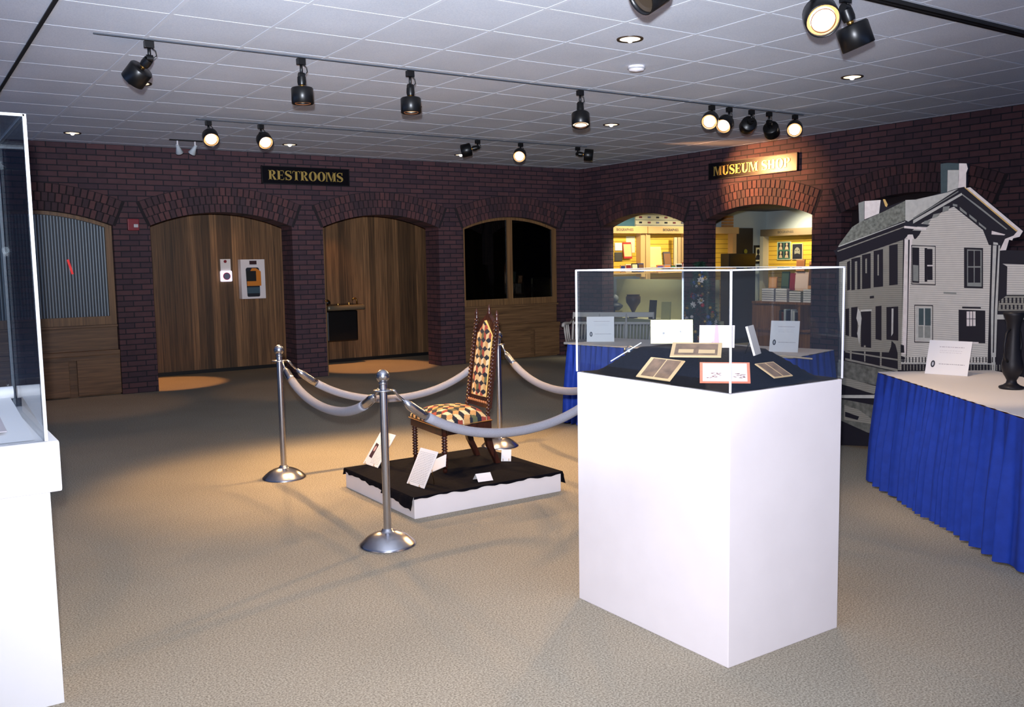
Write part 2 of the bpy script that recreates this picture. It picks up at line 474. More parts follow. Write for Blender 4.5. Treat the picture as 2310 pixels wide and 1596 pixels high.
# ------------------------------------------------------------------ walls with arches
def arch_wall(name, openings, u0, u1, fix, ax, TH):
    """brick wall in the plane fix, running along axis ax from u0 to u1, thickness TH away from the room;
    openings = list of (ua, ub, sill)"""
    mb = MB(); N = 20
    if ax == 'x': P = lambda u, z, d: Vector((u, fix + d, z))
    else: P = lambda u, z, d: Vector((fix + d, u, z))
    cur = u0
    def q(ua, ub, za, zb):
        for d in (0, TH): mb.quad(P(ua, za, d), P(ub, za, d), P(ub, zb, d), P(ua, zb, d))
    for ua, ub, sill in openings:
        q(cur, ua, 0, H)
        c = (ua + ub) / 2; pts = []
        hw = (ub - ua) / 2
        for i in range(N + 1):
            u = ua + (ub - ua) * i / N
            z = CRN - RAD + math.sqrt(RAD * RAD - (u - c) ** 2)
            pts.append((u, z))
        for i in range(N):
            (a, za), (b, zb) = pts[i], pts[i + 1]
            for d in (0, TH): mb.quad(P(a, za, d), P(b, zb, d), P(b, H, d), P(a, H, d))
            mb.quad(P(a, za, 0), P(b, zb, 0), P(b, zb, TH), P(a, za, TH))
        if sill: q(ua, ub, 0, sill); mb.quad(P(ua, sill, 0), P(ub, sill, 0), P(ub, sill, TH), P(ua, sill, TH))
        mb.quad(P(ua, sill, 0), P(ua, pts[0][1], 0), P(ua, pts[0][1], TH), P(ua, sill, TH))
        mb.quad(P(ub, sill, 0), P(ub, pts[-1][1], 0), P(ub, pts[-1][1], TH), P(ub, sill, TH))
        cur = ub
    q(cur, u1, 0, H)
    w = struct(mb.build(name, BR, recalc=False))
    # brick arches: three rings of bricks on edge
    for ua, ub, sill in openings:
        c = (ua + ub) / 2; half = math.asin((ub - ua) / 2 / RAD)
        am = MB(); bk = MB(); rnd = random.Random(int(abs(c) * 100))
        n = 27
        for k in range(24):
            a0 = -half - 0.012 + (2 * half + .024) * k / 24; a1 = -half - 0.012 + (2 * half + .024) * (k + 1) / 24
            r0, r1 = RAD, RAD + 0.318
            S = lambda a, r, d: P(c + math.sin(a) * r, ZC + math.cos(a) * r, d)
            bk.quad(S(a0, r0, -0.003), S(a1, r0, -0.003), S(a1, r1, -0.003), S(a0, r1, -0.003))
            bk.quad(S(a0, r1, 0), S(a1, r1, 0), S(a1, r1, -.003), S(a0, r1, -.003))
        for ring in range(3):
            r0 = RAD + 0.002 + ring * 0.106; r1 = r0 + 0.097
            for k in range(-1, n):
                sh = 0.5 if ring == 1 else 0
                if k < 0 and not sh: continue
                a0 = -half + 2 * half * (k + sh) / n; a1 = min(half, a0 + 2 * half / n); a0 = max(-half, a0)
                g = 0.11 * (a1 - a0); a0 += g; a1 -= g
                d = -0.010 - rnd.random() * 0.003
                vs = [S(a0, r0, d), S(a1, r0, d), S(a1, r1, d), S(a0, r1, d), S(a0, r0, 0.0), S(a1, r0, 0.0), S(a1, r1, 0.0), S(a0, r1, 0.0)]
                am.add(vs, [(0, 1, 2, 3), (0, 4, 5, 1), (1, 5, 6, 2), (2, 6, 7, 3), (3, 7, 4, 0)])
        b = bk.build('arch_mortar', MORT, w, recalc=False)
        a = am.build('brick_arch', BRI, w)
    return w

A_OPEN = [(-8.99, -7.17, 0), (-6.745, -4.925, 0), (-4.485, -2.665, 0), (-2.24, -0.42, 0)]
B_OPEN = [(-6.83, -5.01, 0), (-4.59, -2.77, 0), (-2.38, -0.56, 0.0)]
arch_wall('wall_back', A_OPEN, -12.5, 0.0, 0.0, 'x', 0.40)
arch_wall('wall_right', B_OPEN, -13.5, 0.0, 0.0, 'y', 0.24)

mb = MB(); mb.box((-13, -14, -0.1), (6, 3.2, 0)); struct(mb.build('floor', CARPET))
mb = MB(); mb.box((-13, -14, H), (TH, TH, H + 0.1)); struct(mb.build('ceiling', TILE))
# grid of tees
gx0, gy0 = -6.1546, -7.4737
mb = MB(); k = -11
for k in range(-11, 11):
    x = gx0 + 0.6102 * k
    if x > -0.02 or k == -4: continue
    mb.box((x - 0.013, -14, H - 0.0015), (x + 0.013, 0, H + .001))
for k in range(-11, 13):
    y = gy0 + 0.6087 * k
    mb.box((-13, y - 0.013, H - 0.0013), (0, y + 0.013, H + .001))
struct(mb.build('trim_1', TEE))
x = gx0 - 4 * 0.6102
mb = MB(); mb.box((x - 0.012, -14, H - 0.008), (x + 0.012, 0, H)); struct(mb.build('trim_2', TEED))

# corridor behind the left wall
mb = MB(); mb.box((-12.5, 1.6, 0), (-0.02, 1.7, 2.62)); struct(mb.build('wall_corridor', PLANK))
mb = MB(); mb.box((-12.5, 1.585, 0), (-0.02, 1.6, 0.05)); struct(mb.build('shadow_strip_corridor', BLACK))  # black strip painted in for the shadow along the plank wall's foot
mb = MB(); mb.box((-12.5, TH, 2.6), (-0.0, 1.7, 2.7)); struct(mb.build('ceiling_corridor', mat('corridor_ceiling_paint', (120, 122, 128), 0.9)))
mb = MB(); mb.box((-0.02, TH, 0), (0.1, 1.7, 2.62)); struct(mb.build('wall_corridor_end', BR))
mb = MB(); mb.box((-12.5, TH, 0), (-12.4, 1.6, 2.62)); struct(mb.build('wall_corridor_left', BR))
# wood corner trim on the left jamb of the second door arch
mb = MB(); mb.box((-4.485, 0.02, 0), (-4.462, 0.08, 2.05)); struct(mb.build('trim_3', WOODV))

# window bays: framed glazing over a panelled built-in bench
def window_bay(idx, ua, ub, ribbed):
    c = (ua + ub) / 2; d0, d1 = 0.09, 0.16
    sill = 0.965
    fr = MB(); g = 0.075
    def archz(u, inset): return ZC + math.sqrt((RAD - inset) ** 2 - (u - c) ** 2)
    a, b = ua + .003, ub - .003
    for (p, q_) in ((a, a + g), (b - g, b)):
        fr.prism([(p, sill - 0.10), (q_, sill - 0.10), (q_, archz(q_, .003)), (p, archz(p, .003))], lambda u, v, d: Vector((u, d0 + d, v)), d1 - d0)
    fr.box((a + g, d0, sill - 0.10), (b - g, d1, sill))
    if not ribbed:
        fr.prism([(c - .045, sill), (c + .045, sill), (c + .045, archz(c + .045, .004)), (c - .045, archz(c - .045, .004))], lambda u, v, d: Vector((u, d0 + d, v)), d1 - d0)
    N = 16
    for i in range(N):
        u0 = a + g + (b - a - 2 * g) * i / N; u1 = a + g + (b - a - 2 * g) * (i + 1) / N
        fr.prism([(u0, archz(u0, .045)), (u1, archz(u1, .045)), (u1, archz(u1, .003)), (u0, archz(u0, .003))], lambda u, v, d: Vector((u, d0 + .005 + d, v)), d1 - d0 - .01)
    f = MB()
    poly = [(a + g, sill), (b - g, sill)]
    for i in range(N + 1):
        u = b - g - (b - a - 2 * g) * i / N; poly.append((u, archz(u, .04)))
    root = struct(fr.build('window_%d' % idx, WOODV))
    if ribbed:
        f.prism(poly, lambda u, v, d: Vector((u, d0 + .04 + d, v)), .006, 0)
        f.build('glass_backing', mat('frosted_backing', (44, 52, 62), 0.5), root)
        rb = MB(); u = a + g + .012
        while u < b - g - .01:
            zt = archz(u, .05)
            rb.lathe([(0.0085, sill), (0.0085, zt)], (u, d0 + .04, 0), 8, 0)
            u += 0.0335
        o = rb.build('ribbed_glass', mat('ribbed_glass_gray', (160, 174, 182), 0.3), root)
        # red glow put in as an emissive strip on the ribbed glass
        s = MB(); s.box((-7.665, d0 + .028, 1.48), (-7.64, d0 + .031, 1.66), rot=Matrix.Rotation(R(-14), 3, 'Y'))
        s.build('red_glow_strip', mat('painted_red_glow', (220, 40, 44), 0.4, emit=(230, 40, 40), es=0.5), root)
    else:
        f.prism(poly, lambda u, v, d: Vector((u, d0 + .03 + d, v)), .006, 0)
        f.build('pane', glass('dark_window_glass', (0.30, 0.34, 0.38), 1.5), root)
    # panelling and built-in bench
    side = 'left' if ribbed else 'corner'
    pn = MB(); pn.box((a, 0.10, 0.0), (b, 0.14, sill - 0.10))
    bench = thing('built_in_bench', 'dark wooden panelled bench built in below the %s' % ('tall ribbed glass window at the far left' if ribbed else 'dark two-pane window near the corner'), 'bench', (c, 0.1, 0))
    O = (c, 0.1, 0)
    pn.build('back_panel', WOOD, bench, O)
    s = MB(); s.box((a, -0.0, 0.50), (b, 0.10, 0.555), bev=.006); s.build('seat', WOOD, bench, O)
    s = MB(); s.box((a, 0.045, sill - 0.13), (b, 0.10, sill - 0.102), bev=.004); s.build('ledge', WOOD, bench, O)
    s = MB()
    s.box((a, 0.03, 0.02), (c + 0.33, 0.075, 0.45), bev=.004); s.build('lower_panel', WOOD, bench, O)
    s = MB()
    s.box((c + 0.42, 0.03, 0.02), (b, 0.075, 0.45), bev=.004); s.build('lower_panel', WOOD, bench, O)
    s = MB(); s.box((a, 0.02, 0.45), (b, 0.09, 0.5)); s.build('apron', WOOD, bench, O)
window_bay(1, -8.99, -7.17, True)
window_bay(2, -2.24, -0.42, False)

# ------------------------------------------------------------------ museum shop beyond the right wall
SX = 4.66
mb = MB(); mb.box((.24, 0.10, 0), (SX, 0.2, 2.9)); struct(mb.build('wall_shop_left', SHOPW))
mb = MB(); mb.box((SX, -8, 0), (SX + .1, 0.2, 2.9)); struct(mb.build('wall_shop_back', SHOPW))
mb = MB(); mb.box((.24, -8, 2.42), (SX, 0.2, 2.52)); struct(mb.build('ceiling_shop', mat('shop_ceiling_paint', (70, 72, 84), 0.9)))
mb = MB(); mb.box((.24, -8.1, 0), (SX + .1, -8, 2.9)); struct(mb.build('wall_shop_right', SHOPW))
# glazing of the first shop arch, a sheet in the opening
g = MB(); poly = [(-2.375, 0.02), (-0.565, 0.02)]
for i in range(17):
    u = -0.565 - 1.81 * i / 16; poly.append((u, ZC + math.sqrt((RAD - .004) ** 2 - (u + 1.47) ** 2)))
g.prism(poly, lambda u, v, d: Vector((0.19 + d, u, v)), .006)
struct(g.build('window_3', glass('shop_window_glass', (0.93, 0.95, 0.95), 1.3)))
# dark board filling the third arch behind the cutout
g = MB(); g.prism([(-6.83, 0), (-5.01, 0), (-5.01, SPR)] + [(-5.01 - 1.82 * i / 16, ZC + math.sqrt(RAD * RAD - (-5.01 - 1.82 * i / 16 + 5.92) ** 2)) for i in range(1, 16)] + [(-6.83, SPR)], lambda u, v, d: Vector((0.2 + d, u, v)), .03)
struct(g.build('window_4', mat('dark_panel', (40, 30, 32), 0.5)))
# ------------------------------------------------------------------ sign lettering (fat-face serif capitals)
def arcp(cx, cy, rx, ry, a0, a1, n=14):
    return [(cx + rx * math.cos(R(a0 + (a1 - a0) * i / n)), cy + ry * math.sin(R(a0 + (a1 - a0) * i / n))) for i in range(n + 1)]
def rct(a, b, c, d): return [(a, b), (c, b), (c, d), (a, d)]
def ring(cx, cy, rx, ry, ix, iy, a0, a1): return arcp(cx, cy, rx, ry, a0, a1) + arcp(cx, cy, ix, iy, a1, a0)
def stroke(pts, ws):
    L_, R_ = [], []
    for i, (x, y) in enumerate(pts):
        x0, y0 = pts[max(i - 1, 0)]; x1, y1 = pts[min(i + 1, len(pts) - 1)]
        dx, dy = x1 - x0, y1 - y0; l = math.hypot(dx, dy) or 1
        L_.append((x - dy / l * ws[i], y + dx / l * ws[i])); R_.append((x + dy / l * ws[i], y - dx / l * ws[i]))
    return L_ + R_[::-1]
def glyph(ch):
    st = lambda x, w=.2: [rct(x, 0, x + w, 1), rct(x - .06, 0, x + w + .06, .05), rct(x - .06, .95, x + w + .06, 1)]
    if ch == 'R': return st(.06) + [ring(.3, .74, .33, .26, .13, .2, -90, 90), [(.3, .5), (.42, .5), (.72, 0), (.5, 0)]], .78
    if ch == 'P': return st(.06) + [ring(.3, .74, .33, .26, .13, .2, -90, 90)], .72
    if ch == 'E': return st(.06) + [rct(.2, .94, .62, 1), rct(.2, 0, .62, .06), rct(.2, .48, .5, .53), [(.55, 1), (.62, 1), (.62, .72)], [(.55, 0), (.62, 0), (.64, .3)], [(.44, .5), (.5, .38), (.5, .63)]], .72
    if ch == 'T': return st(.27) + [rct(.02, .94, .72, 1), [(.02, 1), (.1, 1), (.02, .7)], [(.64, 1), (.72, 1), (.72, .7)]], .78
    if ch == 'O': return [ring(.37, .5, .37, .51, .15, .46, 90, 270), ring(.39, .5, .37, .51, .15, .46, -90, 90)], .82
    if ch == 'S':
        p = arcp(.32, .75, .23, .22, 20, 230, 12) + [(.3, .52), (.4, .45)] + arcp(.32, .25, .23, .22, 40, -160, 12)
        n = len(p); return [stroke(p, [.03 + .09 * math.exp(-((i / (n - 1) - .5) / .2) ** 2) for i in range(n)]), [(.5, .72), (.57, .7), (.57, 1), (.53, 1)], [(.06, 0), (.1, 0), (.14, .28), (.06, .3)]], .68
    if ch == 'M': return st(.04, .07) + st(.72, .2) + [[(.1, 1), (.32, 1), (.56, .1), (.48, 0)], [(.48, 0), (.53, 0), (.78, 1), (.72, 1)]], 1.04
    if ch == 'U': return [rct(.08, .3, .28, 1), rct(.62, .3, .68, 1), rct(0, .95, .36, 1), rct(.54, .95, .76, 1), ring(.38, .3, .3, .31, .1, .25, 180, 360)], .82
    if ch == 'H': return st(.06) + st(.5) + [rct(.2, .47, .56, .53)], .84
    return [], .34
def sign_letters(txt, to3, width, height, mi=0):
    gl = [glyph(c) for c in txt]; tot = sum(g[1] for g in gl)
    mb = MB(); k = width / tot; x = 0
    for polys, adv in gl:
        for p in polys:
            mb.prism([((x + u) * k - width / 2, (v - .5) * height) for u, v in p], to3, 0.006, mi)
        x += adv
    return mb

def wall_sign(name, label, O, uax, nrm, wdt, hgt, txt, lw, lh, mats):
    uax = Vector(uax); nrm = Vector(nrm); O = Vector(O)
    t = thing(name, label, 'sign', O)
    T = lambda u, v, d: uax * u + Vector((0, 0, v)) + nrm * d
    mb = MB(); mb.prism(rct(-wdt / 2, -hgt / 2, wdt / 2, hgt / 2), lambda u, v, d: T(u, v, d + .002), .03)
    mb.build('board', mats[0], t)
    mb = MB()
    for q in (rct(-wdt / 2, -hgt / 2, wdt / 2, -hgt / 2 + .008), rct(-wdt / 2, hgt / 2 - .008, wdt / 2, hgt / 2), rct(-wdt / 2, -hgt / 2, -wdt / 2 + .008, hgt / 2), rct(wdt / 2 - .008, -hgt / 2, wdt / 2, hgt / 2)):
        mb.prism(q, lambda u, v, d: T(u, v, d + .032), .006)
    mb.build('border', BLACK, t)
    words = txt.split(' '); n = sum(len(w_) for w_ in words); x = -lw / 2
    tot = sum(glyph(c)[1] for c in txt)
    for w_ in words:
        ww = lw * sum(glyph(c)[1] for c in w_) / tot
        cx = x + ww / 2
        sign_letters(w_, lambda u, v, d: T(u + cx, v, d + .033), ww, lh).build('lettering', GOLD, t)
        x += ww + lw * .34 / tot
    return t
SIGNB = mat('glossy_black_sign', (14, 12, 18), 0.27, spec=0.25)
wall_sign('restrooms_sign', 'black sign with gold serif lettering RESTROOMS high on the brick wall', (-4.70, -0.004, 2.735), (1, 0, 0), (0, -1, 0), 1.24, 0.235, 'RESTROOMS', 1.06, .125, [SIGNB])
wall_sign('museum_shop_sign', 'black sign with gold lettering MUSEUM SHOP over the lit shop arch', (-0.004, -3.64, 2.725), (0, -1, 0), (-1, 0, 0), 1.49, 0.225, 'MUSEUM SHOP', 1.30, .125, [SIGNB])

# ------------------------------------------------------------------ things on the left wall
t = thing('fire_alarm', 'small red fire alarm strobe on the brick pillar left of the first door arch', 'fire alarm', (-6.945, 0, 2.07))
mb = MB(); mb.box((-.065, -.05, -.07), (.065, -.001, .07), bev=.006); mb.build('housing', mat('alarm_red', (130, 24, 38), 0.4), t)
mb = MB(); mb.box((-.0, -.07, -.035), (.05, -.05, .005), bev=.004); mb.build('strobe_lens', mat('strobe_clear', (205, 200, 200), 0.2), t)

t = thing('wall_cabinet', 'white wall cabinet with orange and black equipment behind its window on the plank wall', 'cabinet', (-4.99, 1.598, 1.36))
mb = MB(); mb.box((-.18, -.13, -.30), (.18, 0, .28), bev=.005); mb.build('housing', WHITE, t)
mb = MB(); mb.prism(arcp(.06, .13, .03, .03, 0, 90, 4) + arcp(-.08, .13, .03, .03, 90, 180, 4) + arcp(-.08, -.25, .02, .02, 180, 270, 4) + arcp(.07, -.25, .02, .02, 270, 360, 4), lambda u, v, d: Vector((u, -.131 - d, v)), .004)
mb.build('window_opening', mat('cabinet_dark', (30, 34, 44), 0.4), t)
mb = MB(); mb.prism([(-.10, -.11), (.11, -.11), (.11, .10), (.04, .15), (-.02, .15), (-.10, .02)], lambda u, v, d: Vector((u, -.135 - d, v)), .012)
mb.build('orange_unit', mat('orange_plastic', (214, 128, 36), 0.5), t)
mb = MB(); mb.box((-.105, -.155, -.04), (.035, -.147, .11)); mb.build('black_screen', BLACK, t)
mb = MB(); mb.box((-.05, -.137, .205), (.055, -.131, .26)); mb.build('top_label', mat('label_black_red', (52, 18, 24), 0.5), t)
mb = MB(); mb.box((-.10, -.139, -.22), (.09, -.135, -.13)); mb.build('lower_tray', mat('tray_teal', (60, 84, 98), 0.5), t)
t = thing('alarm_sounder', 'small white box with a bright square ring left of the white cabinet', 'alarm', (-5.36, 1.598, 1.45))
mb = MB(); mb.box((-.075, -.03, .03), (.075, 0, .20), bev=.004); mb.build('upper_plate', PAPER, t)
mb = MB(); mb.cyl((-.005, -.03, .165), (-.005, -.036, .165), .022); mb.build('red_mark', mat('alarm_red'  , (178, 30, 36)), t)
mb = MB(); mb.box((-.085, -.06, -.13), (.085, 0, .03), bev=.02); mb.build('ring_housing', mat('strobe_flash_glare', (246, 240, 252), 0.3, emit=(250, 240, 255), es=0.75), t)  # emission stands in for flash light thrown back by the strobe
mb = MB(); mb.prism(arcp(0, -.05, .054, .054, 0, 360, 20)[:-1], lambda u, v, d: Vector((u, -.061 - d, v)), .004); mb.build('ring_outline', mat('alarm_pink', (226, 60, 110), 0.4), t)
mb = MB(); mb.prism(arcp(0, -.05, .046, .046, 0, 360, 20)[:-1], lambda u, v, d: Vector((u, -.065 - d, v)), .004); mb.build('centre', mat('strobe_gray', (120, 124, 150), 0.4), t)

# drinking fountain on the plank wall
t = thing('water_fountain', 'black wall-hung drinking fountain with steel bubbler on the plank wall', 'water fountain', (-3.66, 1.6, .36))
mb = MB(); mb.box((-.29, -.36, 0), (.22, 0, .47), bev=.02); mb.build('cabinet', BLKMET, t)
mb = MB(); mb.box((-.31, -.46, .48), (.31, 0, .56), bev=.03); mb.build('basin_rim', mat('basin_dark_steel', (104, 100, 84), 0.4, 0.5), t)
mb = MB(); mb.box((-.27, -.42, .555), (.27, -.04, .566), bev=.01); mb.build('basin', mat('basin_black', (24, 24, 26), 0.3, .3), t)
mb = MB(); mb.tube([(.22, -.34, .56), (.22, -.34, .62), (.20, -.34, .655), (.165, -.34, .655), (.145, -.34, .635)], .013, 8); mb.build('bubbler', BRASS, t)
mb = MB(); mb.cyl((.06, -.40, .56), (.06, -.40, .60), .016); mb.build('push_button', BRASS, t)
mb = MB(); mb.cyl((-.12, -.40, .56), (-.12, -.40, .585), .02); mb.build('drain_cap', BRASS, t)
mb = MB(); mb.tube([(-.18, -.1, .02), (-.19, -.1, -.05), (-.22, -.08, -.16), (-.30, -.05, -.25), (-.36, -.03, -.32)], .008, 6); mb.build('cord', BLACK, t)
t = thing('door_lever', 'small dark lever handle at the left edge of the second door arch', 'handle', (-4.46, .06, 1.02))
mb = MB(); mb.sphere((0.03, 0, 0), .04, 12); mb.build('rose', BLKMET, t)
mb = MB(); mb.tube([(0.03, 0, 0), (0.01, -.05, .02), (-.03, -.07, .03)], .012, 8); mb.build('lever', BRASS, t)

# ------------------------------------------------------------------ ceiling: downlights, smoke detector, tracks
DL = [(-7.68, -4.05, 'partly behind the leftmost black track head'), (-7.69, -0.85, 'in the far left corner, near the ribbed window'), (-5.27, -0.95, 'near the brick wall, above the restrooms sign'),
      (-2.82, -0.94, 'near the brick wall, beside a black track head'), (-5.24, -7.17, 'nearest of all, beside the smoke detector'), (-2.80, -4.10, 'between the two tracks, right of the middle'), (-2.76, -7.11, 'at the right, beyond the big near spotlights'),
      (-5.25, -4.10, 'just below the third track head on the front track')]
for x, y, wh in DL:
    t = thing('recessed_downlight', 'round recessed ceiling downlight ' + wh, 'ceiling light', (x, y, H), group='recessed downlights in the tiled ceiling')
    mb = MB(); mb.lathe([(.068, -.004), (.088, -.008), (.09, -.002), (.09, 0.0)], seg=28, cap=False); mb.build('trim_ring', mat('downlight_ring', (60, 46, 34), 0.4), t)
    mb = MB(); mb.lathe([(.069, -.0045), (.045, -.003), (.0001, -.002)], seg=28, cap=False); mb.build('reflector', DLG, t)
    mb = MB(); mb.sphere((0, 0, -.006), .022, 12); mb.build('bulb', BULB, t)
    spot('downlight_beam', (x, y, H - .03), (x, y, 0), 34 if y > -2 else 15, 46, 0.6, WARM, .04)
t = thing('smoke_detector', 'round white smoke detector on the ceiling in front of the nearest downlight', 'smoke detector', (-4.61, -6.53, H))
mb = MB(); mb.lathe([(.062, 0), (.064, -.012), (.055, -.035), (.0001, -.042)], seg=28); mb.build('housing', WHITE, t)
mb = MB(); mb.lathe([(.066, -.014), (.068, -.02), (.062, -.024)], seg=28, cap=False); mb.build('vent_ring', mat('vent_gray', (170, 170, 176), .5), t)

TRK = mat('track_gray', (70, 76, 86), 0.7)
def track(y, x0, x1, label, m, wd=.009, hh=.008):
    mb = MB(); c = (x0 + x1) / 2
    t = thing('lighting_track', label, 'lighting track', (c, y, H))
    mb.box((x0 - c, -wd, -hh), (x1 - c, wd, -.0005)); mb.build('rail', m, t)
    mb = MB(); mb.box((x0 - c + .02, -.007, -hh - .001), (x1 - c - .02, .007, -hh + .002)); mb.build('slot', mat('track_slot', (30, 30, 34), .5), t)
track(-5.585, -8.29, -1.45, 'long thin lighting track crossing the middle of the ceiling', TRK)
track(-2.43, -6.8, -1.8, 'thin lighting track farther back, nearer the brick wall', TRK)
track(-8.65, -7.2, -1.0, 'thick black lighting track at the near upper right corner', BLKMET, .03, .025)
track(-0.80, -6.66, -6.28, 'short dark track holding two small white spotlights', BLKMET, .015, .014)

def head(loc, aim, lit, label, grp, scale=1.0, drop=.12, watts=0, col=WARM2, ang=42, knuckle=(0, 0)):
    """track head: adapter, stem, knuckle, can, lens; loc = mount point; can pivots at the knuckle"""
    t = thing('track_spotlight', label, 'spotlight', loc, group=grp)
    loc = Vector(loc); kx, ky = knuckle
    s = scale
    mb = MB(); mb.box((-.03 * s, -.018, -.045 * s), (.03 * s, .018, -.002), bev=.003); mb.build('adapter', BLKMET, t)
    K = Vector((kx, ky, -drop * s))
    mb = MB(); mb.tube([(0, 0, -.04 * s), (kx * .3, ky * .3, -.07 * s), (kx, ky, -drop * s)], .011 * s, 8)
    mb.cyl(K + Vector((-.02 * s, 0, 0)), K + Vector((.02 * s, 0, 0)), .022 * s)
    mb.build('stem', BLKMET, t)
    mb = MB(); mb.tube([(.012 * s, 0, -.04 * s), (.04 * s, 0, -.06 * s), (.045 * s, 0, -.09 * s), (kx + .02 * s, ky, -drop * s)], .004 * s, 6); mb.build('cable', BLACK, t)
    d = (Vector(aim) - (loc + K)).normalized()
    A = K + d * .01
    mb = MB(); mb.lathe([(.03 * s, 0), (.032 * s, .035 * s), (.028 * s, .055 * s)], A, 16, 0, d); mb.build('socket', BLKMET, t)
    mb = MB(); mb.sphere(A + d * .062 * s + Vector((0, 0, .0)), .018 * s, 10); mb.build('brass_knob', BRASS, t)
    B = A + d * .07 * s
    mb = MB(); mb.lathe([(.0001, 0), (.072 * s, .004 * s), (.078 * s, .012 * s), (.078 * s, .115 * s), (.073 * s, .118 * s), (.072 * s, .095 * s)], B, 28, 0, d, cap=False)
    can = mb.build('can', BLKMET, t)
    mb = MB(); mb.lathe([(.0725 * s, .096 * s), (.055 * s, .090 * s)], B, 28, 0, d, cap=False); mb.build('reflector_rim', mat('rim_amber', (200, 130, 80), .4, emit=(255, 190, 120), es=1.1) if lit == 2 else BULBW if lit else mat('dark_lens', (60, 50, 40), .3), can)
    mb = MB(); mb.lathe([(.056 * s, .091 * s), (.0001, .089 * s)], B, 28, 0, d, cap=False); mb.build('lens', BULB if lit == 2 else BULBW if lit == 1 else mat('dark_lens', (60, 50, 40), .3), can)
    # baffle cross in front of the lens
    if lit:
        mb = MB(); e1 = d.orthogonal().normalized()
        mb.lathe([(.052 * s, .112 * s), (.056 * s, .112 * s), (.056 * s, .116 * s), (.052 * s, .116 * s)], B, 24, 0, d, cap=False)
        mb.build('baffle_ring', mat('baffle_amber', (150, 96, 60), .5), can)
    if watts:
        spot('track_beam', loc + B + d * .13 * s, aim, watts, ang, 0.6, col, .04)
    return t
G1 = 'black track spotlights on the long middle track'
TY = -5.585
head((-7.96, TY, H - .012), (-8.40, -5.05, 2.25), 1, 'leftmost black track spotlight, tilted down to the left', G1, knuckle=(.0, .0), drop=.11)
head((-6.93, TY, H - .012), (-6.9, -5.6, 0), 1, 'second black track spotlight from the left on the middle track, pointing straight down', G1, watts=190, ang=70)
head((-6.06, TY, H - .012), (-6.1, -5.7, 0), 1, 'third black track spotlight from the left on the middle track, pointing straight down', G1, watts=210, ang=70)
head((-4.41, TY, H - .012), (-4.9, -6.3, 0), 1, 'track spotlight on the middle track right of the straight-down pair, amber lens showing', G1, watts=190, ang=60)
head((-2.80, TY, H - .012), (-6.4, -8.2, 0.8), 2, 'glowing round track spotlight, leftmost in the cluster of five', G1, watts=230, ang=36, drop=.10)
head((-2.56, TY, H - .012), (-6.6, -7.2, 0.2), 2, 'glowing round track spotlight, second in the cluster of five', G1, watts=230, ang=36, drop=.10)
head((-2.24, TY, H - .012), (-0.6, -3.2, 2.3), 0, 'dark track spotlight turned away, middle of the cluster of five', G1, drop=.10)
head((-1.98, TY, H - .012), (-0.2, -4.6, 1.8), 0, 'dark track spotlight turned away to the right, fourth in the cluster of five', G1, drop=.10)
head((-1.58, TY, H - .012), (-5.5, -8.6, 0.7), 2, 'glowing round track spotlight, rightmost in the cluster of five', G1, drop=.10, watts=110, ang=36)
G2 = 'black track spotlights on the far track'
TY = -2.43
head((-6.68, TY, H - .012), (-7.2, -6.0, 0.4), 2, 'glowing round spotlight at the left end of the far track', G2, drop=.10, watts=260, ang=50)
head((-6.14, TY, H - .012), (-6.3, -6.2, 0.3), 2, 'glowing round spotlight, second from the left on the far track', G2, drop=.10, watts=260, ang=50)
head((-3.48, TY, H - .012), (-5.6, -1.4, 2.35), 0, 'dark spotlight on the far track turned to the left', G2, drop=.09, knuckle=(0, 0))
head((-2.85, TY, H - .012), (-5.9, -5.9, 0.5), 2, 'glowing round spotlight standing alone in the middle of the far track', G2, drop=.10, watts=190, ang=44)
head((-1.95, TY, H - .012), (0.0, -3.95, 2.62), 0, 'dark spotlight at the right end of the far track, turned to the shop sign', G2, drop=.09, watts=0)
spot('sign_beam', (-1.76, -2.70, 2.86), (0.0, -3.8, 2.5), 760, 42, 0.9, (1.0, 0.45, 0.17), .035)
spot('ceiling_glint_beam', (-1.86, -2.52, 2.93), (-0.5, -3.3, 3.0), 22, 50, 0.8, (1.0, 0.62, 0.35), .02)
G3 = 'large near spotlights at the top edge of the view'
TY = -8.65
head((-5.22, TY, H - .025), (-6.9, -10.6, 1.2), 2, 'large glowing spotlight with crossed baffle at the top edge', G3, 1.15, .09, watts=60, ang=40)
head((-4.97, TY, H - .025), (-4.15, -9.05, 0.7), 0, 'large dark spotlight beside the glowing one at the top edge', G3, 1.15, .07, watts=70, ang=46, col=(1, .72, .45))
head((-6.27, TY, H - .025), (-9.2, -8.1, 1.0), 0, 'dark spotlight cut by the top edge above the case', G3, 1.15, .09, watts=70, ang=30, col=(1, .95, .9))
for x, wh in ((-6.57, 'left'), (-6.37, 'right')):
    t = thing('white_spotlight', 'small white spotlight, the %s one of two on the short track' % wh, 'spotlight', (x, -.8, H - .015))
    mb = MB(); mb.cyl((0, 0, 0), (0, 0, -.05), .01, 8, 0); mb.build('stem', WHITE, t)
    d = Vector((.35 if wh == 'left' else -.3, .55, -.75)).normalized()
    mb = MB(); mb.lathe([(.018, -.02), (.022, .02), (.045, .09), (.042, .092), (.03, .05)], (0, 0, -.06), 18, 0, d, cap=False); mb.build('shade', mat('white_lamp_enamel', (196, 204, 210), .4), t)
